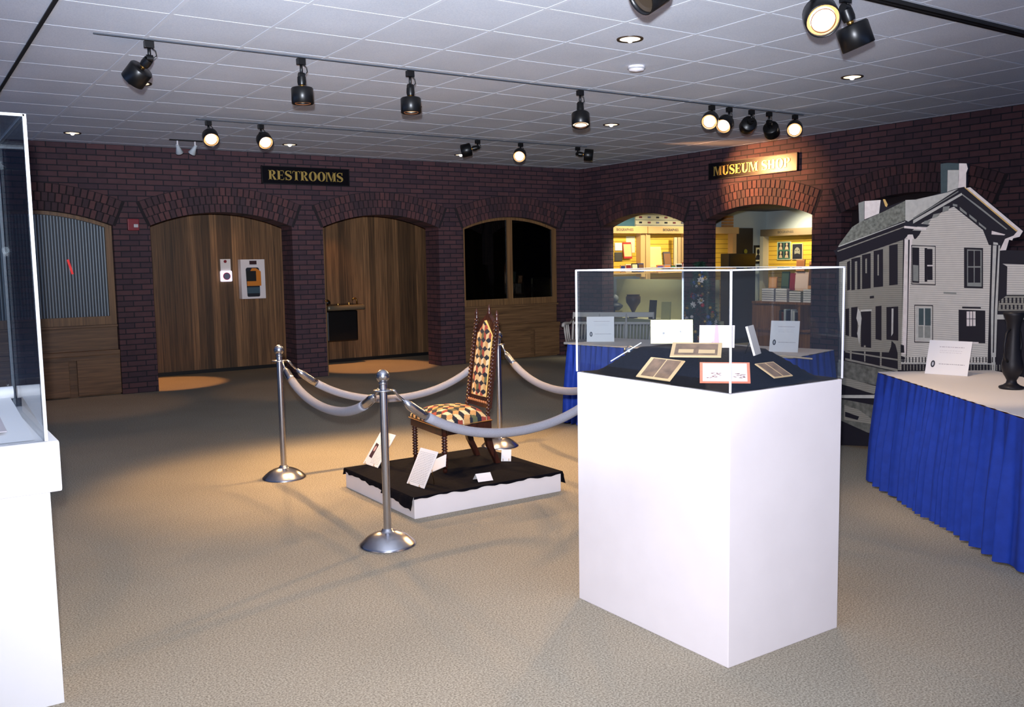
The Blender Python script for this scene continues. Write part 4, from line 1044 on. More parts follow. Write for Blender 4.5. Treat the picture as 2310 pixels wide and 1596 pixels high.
HOUSE=[('dark',[7288,3,7246,1112,7226,1611,7253,1645,7369,1779,7426,1806,7419,1965,7472,1978,7624,1975,7680,1943,7678,1921,7827,1962,7972,1959,8105,1999,8099,2209,8153,2206,8296,2190,8305,2152,8295,2122,8299,2017,8326,2020,8705,1698,8684,1661,8642,1652,8635,1637,8614,1643,8596,1572,8775,1565,9081,1559,9138,220]),('roof',[7253,1645,7369,1779,7429,1809,7627,1878,7827,1957,7831,1811,7239,1624]),('pale',[7827,1962,7972,1959,7891,1958,8154,1995,8238,2016,7895,1819,7856,1799,7831,1811]),('gray',[7422,1964,7472,1976,7476,1827,7433,1809]),('white',[7476,1976,7618,1976,7607,1873,7479,1833]),('yellow',[7637,1980,7656,1979,7680,1937,7671,1918,7658,1927]),('green',[8099,2203,8150,2207,8157,1995,8108,1993]),('green',[8150,2207,8238,2195,8242,2148,8152,2156]),('pale',[8155,2155,8239,2148,8238,2021,8157,2000]),('white',[8239,2195,8294,2189,8305,2152,8294,2122,8296,2017,8282,2026,8238,2021,8241,2095]),('side',[7254,1500,7817,1665,7830,793,7826,673,7300,789,7259,1112]),('wall',[7829,1671,7895,1736,7897,1736,8044,1840,8211,1890,8429,1716,8494,1600,8503,834,8501,733,7826,672]),('trimd',[7825,1800,8032,1769,8008,1754,7826,1766]),('dark',[7197,1595,7826,1766,7829,1676,7798,1660,7277,1506,7227,1555]),('side',[7233,1592,7826,1766,7826,1758,7240,1585]),('pale',[7246,1630,7831,1803,7831,1797,7246,1622]),('dark',[7895,1825,8268,2023,8665,1702,8643,1673,8586,1649,8554,1601,8475,1610,8429,1716,8213,1889,8174,1897,8124,1857,8039,1813,7932,1773,7896,1783]),('pale',[7895,1808,8264,1985,8273,1971,7896,1783]),('gray',[7895,1822,8239,2000,8242,1994,7895,1815]),('gray',[8273,1976,8407,1874,8601,1715,8591,1713,8402,1863,8267,1971]),('yellow',[8282,2022,8300,2017,8670,1702,8660,1697]),('white',[8300,2017,8327,2020,8705,1698,8684,1661,8642,1652,8635,1637,8614,1643,8596,1572,8552,1570,8586,1649,8643,1670,8670,1702]),('gray',[8254,1888,8308,1842,8308,1826,8257,1863]),('gray',[8327,1831,8383,1786,8381,1770,8328,1812]),('gray',[8397,1772,8452,1728,8450,1715,8400,1754]),('gray',[8202,1912,8236,1904,8237,1888,8203,1896]),('gray',[8129,1895,8180,1897,8170,1865,8125,1852]),('gray',[8055,1844,8113,1852,8091,1826,8044,1812]),('gray',[7986,1798,8039,1807,8016,1770,7974,1777]),('white',[7825,1769,8006,1748,8000,1732,7823,1752]),('dark',[7827,1738,7964,1728,7950,1700,7921,1668,7906,1668,7896,1702,7850,1704]),('white',[7853,1701,7896,1701,7908,1668,7851,1671]),('white',[8492,1708,8587,1680,8580,1674,8491,1683]),('pale',[8506,1630,8537,1624,8541,1609,8506,1612]),('white',[7829,1668,7894,1669,7875,1134,7874,796,7837,793,7835,1132]),('dark',[7860,1664,7872,1664,7875,1134,7874,779,7867,778,7868,1134]),('dark',[8491,1602,8503,1602,8505,1151,8513,861,8501,733,8496,732,8494,1151]),('pale',[8504,1607,8554,1606,8552,1153,8553,854,8552,732,8528,730,8518,851,8507,1151]),('dark',[8530,1607,8543,1606,8534,1152,8539,858,8530,857,8526,1152]),('dark',[7886,1624,8081,1613,8090,1324,7895,1328]),('wall',[7892,1617,8076,1607,8085,1331,7900,1335]),('dark',[7894,1607,7951,1603,7959,1339,7902,1342]),('gray',[7905,1475,7948,1471,7952,1352,7909,1355]),('dark',[7994,1599,8015,1598,8023,1350,8002,1349]),('dark',[8015,1592,8057,1591,8061,1474,8019,1474]),('white',[8019,1474,8064,1474,8065,1464,8019,1464]),('dark',[8019,1464,8061,1464,8065,1363,8023,1363]),('dark',[8297,1596,8435,1590,8445,1307,8307,1308]),('gray',[8320,1583,8426,1577,8435,1319,8329,1321]),('dark',[8327,1573,8369,1572,8373,1463,8331,1463]),('dark',[8375,1572,8417,1571,8421,1463,8379,1463]),('dark',[8331,1454,8373,1453,8377,1347,8335,1346]),('dark',[8380,1453,8421,1453,8425,1347,8383,1347]),('dark',[7925,1176,8074,1177,8083,898,7933,891]),('wall',[7930,1169,8069,1170,8077,904,7939,898]),('pale',[7936,1159,8064,1160,8072,910,7944,905]),('green',[7962,1150,8001,1151,8005,1026,7965,1024]),('green',[8011,1152,8057,1153,8061,1025,8015,1023]),('gray',[7962,1017,8001,1019,8004,932,7965,930]),('gray',[8012,1019,8058,1022,8061,933,8015,930]),('dark',[8298,1174,8434,1175,8435,1163,8298,1161]),('dark',[8272,1151,8467,1151,8475,920,8280,914]),('white',[8332,1140,8397,1143,8401,1039,8336,1035]),('dark',[8352,1141,8356,1141,8360,1037,8355,1036]),('dark',[8374,1142,8379,1142,8383,1038,8378,1037]),('dark',[8334,1089,8399,1092,8399,1087,8334,1085]),('white',[8330,923,8427,926,8427,914,8330,910]),('gray',[8154,1277,8251,1275,8252,1262,8154,1264]),('dark',[7330,1500,7358,1514,7363,1280,7336,1273]),('dark',[7369,1526,7451,1540,7457,1285,7375,1276]),('dark',[7466,1555,7543,1568,7550,1295,7473,1287]),('dark',[7569,1585,7650,1598,7658,1310,7576,1301]),('dark',[7702,1623,7774,1635,7783,1326,7711,1318]),('side',[7403,1505,7423,1508,7429,1280,7408,1280]),('side',[7497,1525,7511,1528,7514,1411,7500,1411]),('side',[7603,1556,7616,1558,7620,1394,7607,1394]),('dark',[7325,1124,7358,1130,7363,905,7330,912]),('dark',[7377,1138,7436,1145,7442,897,7383,903]),('dark',[7467,1111,7558,1119,7566,825,7474,827]),('dark',[7597,1154,7649,1160,7656,890,7604,895]),('dark',[7692,1151,7792,1159,7800,896,7699,898]),('pale',[7463,1120,7564,1130,7565,1115,7464,1107]),('pale',[7737,1141,7753,1142,7755,951,7740,927]),('pale',[7439,1137,7464,1102,7475,1055,7470,995,7460,844,7437,933,7450,994,7427,1053]),('dark',[7545,1232,7581,1236,7582,1218,7545,1214]),('dark',[7744,892,7777,865,7797,803,7721,797,7739,845]),('dark',[7821,868,7849,864,7854,807,7823,805]),('dark',[7826,782,7861,773,7859,739,7828,736]),('dark',[7265,782,7804,804,7808,665,7331,726]),('side',[7329,784,7799,754,7799,742,7330,772]),('side',[7331,726,7801,670,7802,658,7331,708]),('side',[7501,841,7518,842,7518,711,7508,710]),('side',[7645,833,7661,834,7662,681,7649,683]),('side',[7797,826,7819,828,7823,672,7804,670]),('side',[7658,693,7801,676,7801,670,7659,684]),('side',[7373,869,7390,870,7391,706,7377,705]),('grass',[7267,709,7795,652,7890,655,7892,560,7636,531,7270,567]),('grass',[7260,683,7614,640,7630,608,7632,529,7263,573]),('side',[7263,577,7632,523,7604,460,7264,515]),('pale',[7266,415,7634,457,7634,430,7267,391]),('grass',[7267,388,7636,371,7627,136,7552,145,7327,202,7271,215]),('side',[7332,340,7472,317,7579,264,7581,217,7334,217]),('dark',[7341,287,7473,263,7459,234,7342,245]),('dark',[7832,718,8506,774,8507,724,7833,663]),('pale',[7831,731,8546,784,8546,775,7832,721]),('pale',[7831,752,8069,771,8069,767,7831,748]),('dark',[7841,773,7849,774,7851,733,7843,732]),('side',[7852,716,7860,717,7861,672,7854,672]),('dark',[7868,775,7876,776,7877,735,7869,734]),('side',[7879,718,7886,719,7887,675,7880,674]),('dark',[7894,777,7902,778,7904,737,7896,737]),('side',[7905,720,7913,721,7914,677,7907,676]),('dark',[7921,779,7929,780,7930,739,7922,739]),('side',[7931,723,7939,723,7940,679,7933,679]),('dark',[7947,781,7955,782,7956,742,7948,741]),('side',[7957,725,7965,725,7966,682,7959,681]),('dark',[7973,783,7981,784,7982,744,7974,743]),('side',[7983,727,7991,728,7992,684,7985,683]),('dark',[7998,785,8006,786,8008,746,8000,745]),('side',[8009,729,8016,730,8018,686,8010,686]),('dark',[8024,787,8032,788,8033,748,8025,747]),('side',[8035,731,8042,732,8043,689,8036,688]),('dark',[8050,789,8057,790,8059,750,8051,749]),('side',[8060,733,8067,734,8068,691,8061,690]),('dark',[8075,791,8083,792,8084,752,8076,751]),('side',[8085,736,8092,736,8094,693,8087,693]),('dark',[8100,793,8108,794,8109,754,8101,754]),('side',[8110,738,8117,738,8119,695,8112,695]),('dark',[8125,795,8133,796,8134,756,8126,756]),('side',[8135,740,8142,740,8144,698,8137,697]),('dark',[8150,797,8157,798,8159,758,8151,758]),('side',[8160,742,8167,743,8168,700,8162,699]),('dark',[8175,799,8182,799,8183,760,8176,760]),('side',[8185,744,8192,745,8193,702,8186,702]),('dark',[8199,801,8207,801,8208,762,8200,762]),('side',[8209,746,8216,747,8218,704,8211,704]),('dark',[8223,803,8231,803,8232,764,8225,764]),('side',[8234,748,8240,749,8242,707,8235,706]),('dark',[8248,805,8255,805,8256,766,8249,766]),('side',[8258,750,8265,751,8266,709,8259,708]),('dark',[8272,806,8279,807,8280,768,8273,768]),('side',[8282,752,8289,753,8290,711,8283,710]),('dark',[8296,808,8303,809,8304,770,8297,770]),('side',[8306,754,8313,755,8314,713,8307,712]),('dark',[8320,810,8327,811,8328,772,8321,772]),('side',[8330,756,8336,757,8338,715,8331,715]),('dark',[8343,812,8350,813,8352,774,8345,774]),('side',[8353,758,8360,759,8361,717,8355,717]),('dark',[8367,814,8374,814,8375,776,8368,776]),('side',[8377,760,8383,761,8385,719,8378,719]),('dark',[8390,816,8397,816,8399,778,8392,777]),('side',[8400,762,8407,763,8408,721,8402,721]),('dark',[8413,817,8421,818,8422,780,8415,779]),('side',[8423,764,8430,765,8431,724,8425,723]),('dark',[8437,819,8444,820,8445,782,8438,781]),('side',[8446,766,8453,767,8454,726,8448,725]),('dark',[8460,821,8467,822,8468,784,8461,783]),('side',[8469,768,8476,769,8477,728,8471,727]),('dark',[8482,823,8489,823,8491,786,8484,785]),('side',[8492,770,8499,771,8500,730,8494,729]),('dark',[8505,825,8512,825,8513,788,8506,787]),('side',[8515,772,8521,772,8523,732,8516,731]),('dark',[8528,826,8535,827,8536,789,8529,789]),('side',[8537,774,8544,774,8545,734,8539,733]),('dark',[8550,828,8557,829,8558,791,8552,791]),('side',[8560,776,8566,776,8568,736,8561,735]),('dark',[8572,830,8579,830,8581,793,8574,793]),('side',[8582,778,8588,778,8590,738,8584,737]),('dark',[8595,832,8601,832,8603,795,8596,794]),('side',[8604,779,8610,780,8612,740,8606,739]),('dark',[8617,833,8623,834,8625,797,8618,796]),('side',[8626,781,8632,782,8634,742,8628,741]),('dark',[8639,835,8645,835,8647,799,8640,798]),('side',[8648,783,8654,784,8656,744,8650,743]),('dark',[8660,837,8667,837,8669,800,8662,800]),('side',[8670,785,8676,786,8678,746,8672,745]),('dark',[8682,838,8689,839,8690,802,8684,802]),('side',[8692,787,8698,787,8699,748,8693,747]),('wall',[8579,1479,8720,1473,9084,1471,9093,1274,8615,1266,8612,1460]),('side',[8563,1221,8613,1259,9093,1268,9097,1171,8560,1153]),('dark',[8566,1244,8579,1245,8580,1208,8568,1207]),('dark',[8577,1195,8590,1196,8591,1165,8579,1165]),('dark',[8594,1245,8606,1245,8608,1209,8595,1208]),('dark',[8605,1196,8617,1197,8618,1166,8606,1166]),('dark',[8621,1246,8633,1246,8635,1209,8623,1209]),('dark',[8632,1197,8644,1197,8646,1167,8633,1166]),('dark',[8649,1246,8661,1247,8662,1210,8650,1210]),('dark',[8659,1198,8671,1198,8673,1168,8661,1167]),('dark',[8676,1247,8688,1247,8689,1211,8677,1210]),('dark',[8686,1199,8698,1199,8699,1169,8688,1168]),('dark',[8702,1248,8714,1248,8716,1212,8704,1211]),('dark',[8713,1199,8725,1200,8726,1170,8714,1169]),('dark',[8729,1248,8741,1248,8742,1212,8730,1212]),('dark',[8740,1200,8751,1201,8753,1171,8741,1170]),('dark',[8755,1249,8767,1249,8769,1213,8757,1213]),('dark',[8766,1201,8778,1201,8779,1171,8767,1171]),('dark',[8782,1249,8793,1250,8795,1214,8783,1214]),('dark',[8792,1202,8804,1202,8805,1172,8793,1172]),('dark',[8808,1250,8819,1250,8821,1215,8809,1214]),('dark',[8818,1203,8830,1203,8831,1173,8819,1173]),('dark',[8834,1251,8845,1251,8847,1215,8835,1215]),('dark',[8844,1203,8856,1204,8857,1174,8845,1174]),('dark',[8859,1251,8871,1252,8872,1216,8861,1216]),('dark',[8870,1204,8881,1205,8882,1175,8871,1175]),('dark',[8885,1252,8896,1252,8898,1217,8886,1216]),('dark',[8895,1205,8907,1205,8908,1176,8896,1175]),('dark',[8910,1252,8921,1253,8923,1218,8912,1217]),('dark',[8921,1206,8932,1206,8933,1177,8922,1176]),('dark',[8935,1253,8947,1253,8948,1218,8937,1218]),('dark',[8946,1206,8957,1207,8958,1178,8947,1177]),('dark',[8960,1254,8971,1254,8973,1219,8962,1219]),('dark',[8971,1207,8982,1208,8983,1178,8972,1178]),('dark',[8985,1254,8996,1255,8998,1220,8987,1219]),('dark',[8995,1208,9006,1208,9008,1179,8997,1179]),('dark',[9010,1255,9021,1255,9022,1220,9011,1220]),('dark',[9020,1209,9031,1209,9032,1180,9021,1180]),('dark',[9034,1255,9045,1256,9047,1221,9036,1221]),('dark',[9045,1209,9055,1210,9057,1181,9046,1181]),('dark',[9059,1256,9070,1256,9071,1222,9060,1221]),('dark',[9069,1210,9080,1211,9081,1182,9070,1181]),('dark',[9083,1257,9094,1257,9095,1222,9084,1222]),('dark',[9093,1211,9104,1211,9105,1183,9094,1182]),('pale',[8553,1127,9099,1142,9100,1113,8554,1093]),('side',[8607,936,8636,935,8648,819,8609,816])]
# ------------------------------------------------------------------ right display: plinth + acrylic cover
QX0, QX1, QY0, QY1, QZ = -6.925, -6.268, -9.62, -8.71, 1.052
qc = ((QX0 + QX1) / 2, (QY0 + QY1) / 2, 0)
t = thing('display_plinth', 'tall white display plinth standing at the right of the chair', 'plinth', qc)
mb = MB(); mb.box((QX0, QY0, 0), (QX1, QY1, QZ), bev=.003); mb.build('box', WHITE, t, qc)
def acrylic(name, label, x0, x1, y0, y1, z0, z1, m, e, ew=.006, th=.005):
    c = ((x0 + x1) / 2, (y0 + y1) / 2, z0)
    t = thing(name, label, 'display case cover', c)
    for a, b in (((x0, y0, z0), (x1, y0 + th, z1)), ((x0, y1 - th, z0), (x1, y1, z1)), ((x0, y0 + th, z0), (x0 + th, y1 - th, z1)), ((x1 - th, y0 + th, z0), (x1, y1 - th, z1))):
        mb = MB(); mb.box(a, b); mb.build('side_panel', m, t, c)
    mb = MB(); mb.box((x0, y0, z1), (x1, y1, z1 + th)); mb.build('top_panel', m, t, c)
    for x in (x0, x1):
        for y in (y0, y1):
            mb = MB(); mb.box((x - ew / 2, y - ew / 2, z0), (x + ew / 2, y + ew / 2, z1 + th)); mb.build('edge_glint_strip', e, t, c)  # pale strips put in as flash glints along the edges
    for y in (y0, y1):
        mb = MB(); mb.box((x0, y - ew / 2, z1), (x1, y + ew / 2, z1 + th + .001)); mb.build('edge_glint_strip', e, t, c)
    for x in (x0, x1):
        mb = MB(); mb.box((x - ew / 2, y0, z1), (x + ew / 2, y1, z1 + th + .001)); mb.build('edge_glint_strip', e, t, c)
    return t
acrylic('acrylic_cover', 'clear acrylic box cover on the tall white display plinth', QX0, QX1, QY0, QY1, QZ + .004, 1.505, GL, EDGE)

# black cloth draped on the pyramid-shaped riser
rz1 = QZ + .122
a0, a1, b0, b1 = QX0 + .05, QX1 - .05, QY0 + .05, QY1 - .05
p0, p1, r0, r1 = -6.76, -6.44, -9.36, -8.95
t = thing('cloth_covered_riser', 'black cloth over a low stepped pyramid riser inside the acrylic case', 'display riser', (qc[0], qc[1], QZ))
Oq = (qc[0], qc[1], QZ)
mb = MB(); N = 40
def riserz(x, y):
    fx = min((x - a0) / (p0 - a0), (a1 - x) / (a1 - p1)); fy = min((y - b0) / (r0 - b0), (b1 - y) / (b1 - r1))
    f = max(0, min(1, fx, fy)); f = f * f * (3 - 2 * f) * .35 + f * .65
    return QZ + .003 + .119 * f + .0015 * math.sin(30 * x + 17 * y)
vs = []; 
for i in range(N + 1):
    for j in range(N + 1):
        x = QX0 + .008 + (QX1 - QX0 - .016) * i / N; y = QY0 + .008 + (QY1 - QY0 - .016) * j / N
        vs.append((x, y, riserz(x, y)))
mb.add(vs, [(i * (N + 1) + j, (i + 1) * (N + 1) + j, (i + 1) * (N + 1) + j + 1, i * (N + 1) + j + 1) for i in range(N) for j in range(N)], 0, True)
mb.build('black_cloth', CLOTHB, t, Oq, recalc=False)

SEP = mat('sepia_photo', (132, 104, 82), .6, noise=.35, nscale=25)
CRD = mat('cream_card', (226, 190, 140), .7)
ORG = mat('orange_card', (226, 128, 98), .7)
PNK = mat('cream_page', (232, 214, 212), .8, noise=.03, nscale=10)
MAU = mat('mauve_page', (190, 156, 166), .8)
def lying(name, label, cat, c, ux, uy, w_, h_, m, inner, im=None, th=.004, extra=None):
    """flat thing lying on a slope: centre c, in-plane axes ux, uy"""
    t = thing(name, label, cat, c); ux = Vector(ux).normalized(); uy = Vector(uy); uy = (uy - ux * uy.dot(ux)).normalized(); n = ux.cross(uy)
    if n.z < 0: n = -n
    T = lambda a, b, d: ux * a + uy * b + n * d
    mb = MB(); mb.prism(rct(-w_ / 2, -h_ / 2, w_ / 2, h_ / 2), T, th); mb.build('mount', m, t)
    for k, (q, m_) in enumerate(inner):
        mb = MB(); mb.poly(q, T, th + .0008 * (1 + .3 * k)); mb.build('print', m_, t)
    if extra: extra(t, T)
    return t
# slope facing -x (left) : from (a0,QZ) up to (p0,rz1)
sl = Vector((p0 - a0, 0, .10)); sf = Vector((0, r0 - b0, .10))
def onrise(x, y, d=.012): return (x, y, riserz(x, y) + d)
lying('stereo_card', 'sepia double photograph on a cream mount, left slope of the case riser', 'photograph', onrise(-6.845, -9.165, .016), (0, -1, 0), sl, .20, .115, CRD, [(rct(-.078, -.048, -.002, .052), SEP), (rct(.004, -.048, .085, .052), SEP)])
def draw(t, T):
    mb = MB(); rnd = random.Random(2)
    for cx in (-.045, .045):
        for k in range(22):
            x = cx + rnd.uniform(-.026, .026); y = -.02 + rnd.uniform(-.012, .014); mb.poly(rct(x, y, x + .008, y + .002), T, .0062)
    mb.build('engraving', mat('engraving_brown', (132, 92, 84), .8), t)
lying('orange_bordered_card', 'white engraved card with orange border at the front corner of the case', 'photograph', (-6.827, -9.502, QZ + .060), (.70, -.71, 0), (.34, .34, .42), .188, .105, ORG, [(rct(-.083, -.046, .083, .046), PNK)], extra=draw)
lying('folded_photo_card', 'brown folded photograph on a cream mount, right slope of the case riser', 'photograph', onrise(-6.55, -9.505, .012), (1, 0, 0), sf, .11, .11, CRD, [(rct(-.048, -.05, -.003, .05), SEP), (rct(.003, -.05, .048, .05), SEP)])
lying('sepia_case_photograph', 'tan framed pair of sepia pictures lying on top of the case riser', 'photograph', (-6.775, -9.30, rz1 + .008), (.66, -.75, 0), (.75, .66, .28), .20, .155, CRD, [(rct(-.085, -.062, .085, .062), SEP), (rct(-.07, -.04, -.01, .0), CRD), (rct(.01, -.045, .075, -.005), CRD)])
def upright(name, label, cat, base, yaw, w_, h_, lean, m, inner=(), th=.006, legs=True):
    t = thing(name, label, cat, base); n = Vector((math.cos(yaw), math.sin(yaw), 0)); u = Vector((-math.sin(yaw), math.cos(yaw), 0))
    up = Vector((0, 0, 1)) * math.cos(lean) - n * math.sin(lean); nn = n * math.cos(lean) + Vector((0, 0, 1)) * math.sin(lean)
    T = lambda a, b, d: u * a + up * b + nn * d
    mb = MB(); mb.prism(rct(-w_ / 2, 0, w_ / 2, h_), lambda a, b, d: T(a, b, -d), th); mb.build('panel', m, t)
    for q, m_ in inner: mb = MB(); mb.poly(q, T, .001); mb.build('print', m_, t)
    if legs: mb = MB(); mb.tube([T(0, h_ * .6, -th), Vector((0, 0, .0)) - n * (.45 * h_) + Vector((0, 0, .002))], .0025, 6); mb.build('stand', BLKMET, t)
    return t
YW = math.atan2(-11.94 + 9.1, -9.46 + 6.6)
upright('open_picture_page', 'bright white page with a yellow edge standing on the left of the case riser', 'document', (-6.65, -9.03, rz1 + .010), YW + .06, .182, .105, R(12), mat('yellow_edge', (244, 226, 160), .7), [(rct(-.084, .007, .084, .101), mat('bright_page', (250, 247, 245), .8)), (rct(-.04, .04, -.03, .05), INK), (rct(.03, .045, .04, .055), INK)])
t = upright('open_booklet', 'open pink-and-cream booklet standing behind the white page', 'booklet', (-6.60, -9.245, rz1 + .004), YW - .1, .145, .095, R(14), PNK, [([(-.012, 0), (.012, 0), (.004, .095), (-.008, .095)], MAU), ([(-.05, 0), (-.012, 0), (-.012, .03)], MAU)])
upright('edge_on_picture_frame', 'small picture frame seen edge-on at the right of the case riser', 'picture frame', (-6.60, -9.47, rz1 - .008), YW + 1.25, .09, .12, R(16), mat('pale_frame', (206, 196, 190), .5), th=.009)
t = thing('display_rod', 'thin dark rod lying at the right edge of the black cloth', 'rod', (-6.345, -9.42, QZ + .078))
mb = MB(); mb.cyl((-.06, .05, .012), (.03, -.09, .0), .004, 8); mb.build('rod', mat('rod_tan', (120, 104, 82), .5), t)
t = thing('backing_strip', 'white edge of a board along the back left ridge of the riser', 'board', (-6.86, -8.87, QZ + .03))
mb = MB(); mb.tube([(-.02, -.02, .03), (.10, -.085, .108)], .0025, 6); mb.build('board_edge', PAPER, t)

# ------------------------------------------------------------------ left display case (near, cut by the left edge)
LX1, LY0 = -9.005, -8.43
lc = (-9.40, -8.0, 0)
t = thing('white_case_stand', 'white stand with a wide cap, cut off by the left edge of the view', 'plinth', lc)
mb = MB(); mb.box((-9.78, LY0 + .02, 0), (-9.043, -7.45, .775)); mb.build('base', WHITE2, t, lc)
mb = MB(); mb.box((-9.82, LY0 - .0, .775), (LX1, -7.42, .955), bev=.008); mb.build('cap', WHITE2, t, lc)
gx1 = -9.045
t = acrylic('glass_cover', 'tall glass box cover at the left edge with bright edges', -9.76, gx1, LY0 + .01, -7.46, .957, 2.065, glass('left_case_glass', (.95, .97, .98), 1.5), mat('glass_edge_glint', (226, 232, 236), .3), .011, .008)  # edge colour kept bright to imitate flash caught on the glass
mb = MB(); mb.box((gx1 + .001, LY0 + .03, .957), (gx1 + .006, LY0 + .045, 1.6)); mb.build('green_edge', EDGEG, t, (-9.4025, -7.945, .957))
t = thing('white_book_stand', 'white sloping book rest with a rolled top inside the left glass case', 'book stand', (-9.30, -8.0, .957))
Ot = (-9.30, -8.0, .957)
mb = MB(); mb.prism([(-8.38, .958), (-7.60, .958), (-7.60, 1.02), (-7.64, 1.022)], lambda u, v, d: Vector((-9.62 + d, u, v)), .545); mb.build('slope', WHITE2, t, Ot)
mb = MB(); mb.cyl((-9.62, -7.60, 1.04), (-9.06, -7.60, 1.04), .026, 20); mb.build('rolled_top', WHITE2, t, Ot)
lying('sepia_document', 'brown-edged document lying on the white book rest in the left case', 'document', (-9.26, -8.12, 0.992), (1, 0, 0), (0, .74, .064), .22, .30, mat('pale_document', (206, 196, 198), .8), [(rct(-.08, -.12, .08, .12), mat('document_gray', (176, 168, 176), .8))])

# ------------------------------------------------------------------ skirted tables
def skirt_table(name_l, cloth_l, FLc, FRc, depth_v, z=.75, seed=1, flare=.10):
    """front edge FLc->FRc, depth_v = vector to the back edge; blue pleated skirt all round"""
    A = Vector((*FLc, 0)); B = Vector((*FRc, 0)); D = Vector((*depth_v, 0))
    cen = (A + B + D) / 2; t = thing('skirted_table', name_l, 'table', (cen.x, cen.y, 0))
    cs = [A - cen + D * 0, B - cen, B + D - cen, A + D - cen]
    for i in range(4): cs[i] = Vector((cs[i].x, cs[i].y, 0))
    mb = MB(); mb.prism([(c.x, c.y) for c in cs], lambda u, v, d: Vector((u, v, z - .03 + d)), .028); mb.build('tabletop', OAK, t)
    for c in cs:
        p = c * .9; mb = MB(); mb.cyl((p.x, p.y, 0), (p.x, p.y, z - .03), .014, 8); mb.build('leg', BLKMET, t)
    # perimeter
    per = []; rnd = random.Random(seed)
    for i in range(4):
        a, b = cs[i], cs[(i + 1) % 4]; n = max(8, int((b - a).length / .0055)); e = (b - a).normalized(); out = Vector((e.y, -e.x, 0))
        if out.dot((a + b) / 2) < 0: out = -out
        for k in range(n): per.append((a.lerp(b, k / n), out, (b - a).length * k / n, i, k / n))
    K = len(per); rows = 9; vs = []
    # smooth normals at corners
    nrm = []
    for i in range(K):
        s = Vector((0, 0, 0))
        for j in range(-6, 7): s += per[(i + j) % K][1]
        nrm.append(s.normalized())
    ph = 0; amps = []
    for i in range(K):
        ph += .0055 * 2 * PI / (.100 + .035 * math.sin(i * .021 + seed) + .012 * math.sin(i * .083))
        amps.append(ph)
    for i, (p, o_, s, side, f_) in enumerate(per):
        for r in range(rows):
            f = r / (rows - 1)
            am = .004 + .028 * min(1, f * 1.6) + .008 * math.sin(i * .05) * f
            w_ = am * math.sin(amps[i]) + .25 * am * math.sin(2.3 * amps[i] + 1)
            vs.append(p + nrm[i] * (.010 + w_ + flare * .5 * f ** .8 * (.8 + .2 * math.sin(i * .017))) + Vector((0, 0, (z + .004) * (1 - f) + .012 * f + (.003 * math.sin(amps[i] * 1.0) if r == 0 else 0))))
    mb = MB(); mb.add(vs, [(i * rows + r, ((i + 1) % K) * rows + r, ((i + 1) % K) * rows + r + 1, i * rows + r + 1) for i in range(K) for r in range(rows - 1)], 0, True)
    mb.build('pleated_skirt', BLUE, t)
    mb = MB(); ps = []
    for i, (p, o_, s, side, f_) in enumerate(per):
        if i % 3 == 0: ps.append(p + nrm[i] * (.008 + .004 * math.sin(amps[i])))
    mb.poly([(p.x, p.y) for p in ps], lambda u, v, d: Vector((u, v, z + .011)), 0)
    n = len(ps); mb.add([Vector((p.x, p.y, z + .011)) for p in ps] + [Vector((p.x, p.y, z + .0075)) for p in ps], [(i, (i + 1) % n, (i + 1) % n + n, i + n) for i in range(n)])
    o = mb.build('tablecloth', CREAM, None); o.location = (cen.x, cen.y, 0)
    tag(o, cloth_l, 'tablecloth'); return t
Ld = Vector((-1.03, -1.48)).normalized()
skirt_table('table with royal blue pleated skirt at the right edge of the view', 'cream cloth top of the blue-skirted table at the right edge', (-3.92, -8.21), (-3.92 + Ld.x * 1.83, -8.21 + Ld.y * 1.83), (.76 * .82, -.76 * .57), seed=1)
skirt_table('table with blue skirt seen through the acrylic case, in front of the white bench', 'cream cloth top of the blue-skirted table behind the acrylic case', (-4.15, -5.05), (-3.63, -7.24), (.735, .17), seed=4)

def oval(cx, cy, rx, ry, n=22): return arcp(cx, cy, rx, ry, 0, 360, n)[:-1]
def placard(base, yaw, label, w_=.215, h_=.225, lean=18):
    def mk(t, T):
        mb = MB(); mb.poly(oval(-w_ * .34, h_ * .30, .0135, .024), T, .001); mb.build('oval_portrait', mat('oval_black', (20, 22, 38), .6), t)
        mb = MB(); mb.poly(oval(-w_ * .34, h_ * .30, .0055, .014), T, .0016); mb.build('portrait_figure', mat('oval_face', (190, 190, 200), .6), t)
        rnd = random.Random(8)
        textlines(t, T, -w_ * .24, w_ * .34, [h_ * .80], .005, mat('title_ink', (186, 176, 182), .8), rnd)
        textlines(t, T, -w_ * .20, w_ * .40, [h_ * .30], .004, INK, rnd)
        textlines(t, T, -w_ * .22, w_ * .30, [h_ * .70, h_ * .64], .0016, mat('title_ink', (186, 176, 182), .8), rnd)
    return board_card('table_placard', label, 'placard', base, w_, h_, yaw, R(lean), mk, .004, None, .762, easel=False)
placard((-3.755, -8.585), math.atan2(-.25, -1) + PI * 0 , 'white placard with a small dark oval portrait on the table at the right edge', .265, .235, 22)
placard((-3.80, -5.10), math.atan2(-6.84, -5.66), 'white placard with an oval portrait at the left end of the table behind the case', .265, .245, 12)
placard((-3.33, -6.91), math.atan2(-4.2, -6.1) - .12, 'white placard with an oval portrait at the right end of the table behind the case', .235, .265, 16)
URN = mat('dark_bronze', (26, 24, 30), .5, .3)
t = thing('dark_urn', 'dark footed urn standing on the blue-skirted table at the right edge', 'urn', (-4.06, -9.17, .761))
mb = MB(); mb.lathe([(.062, 0), (.068, .006), (.066, .014), (.045, .022), (.030, .034), (.026, .05), (.032, .062), (.036, .07), (.045, .085), (.052, .10), (.058, .125), (.057, .15), (.052, .17)], seg=32); mb.build('foot', URN, t)
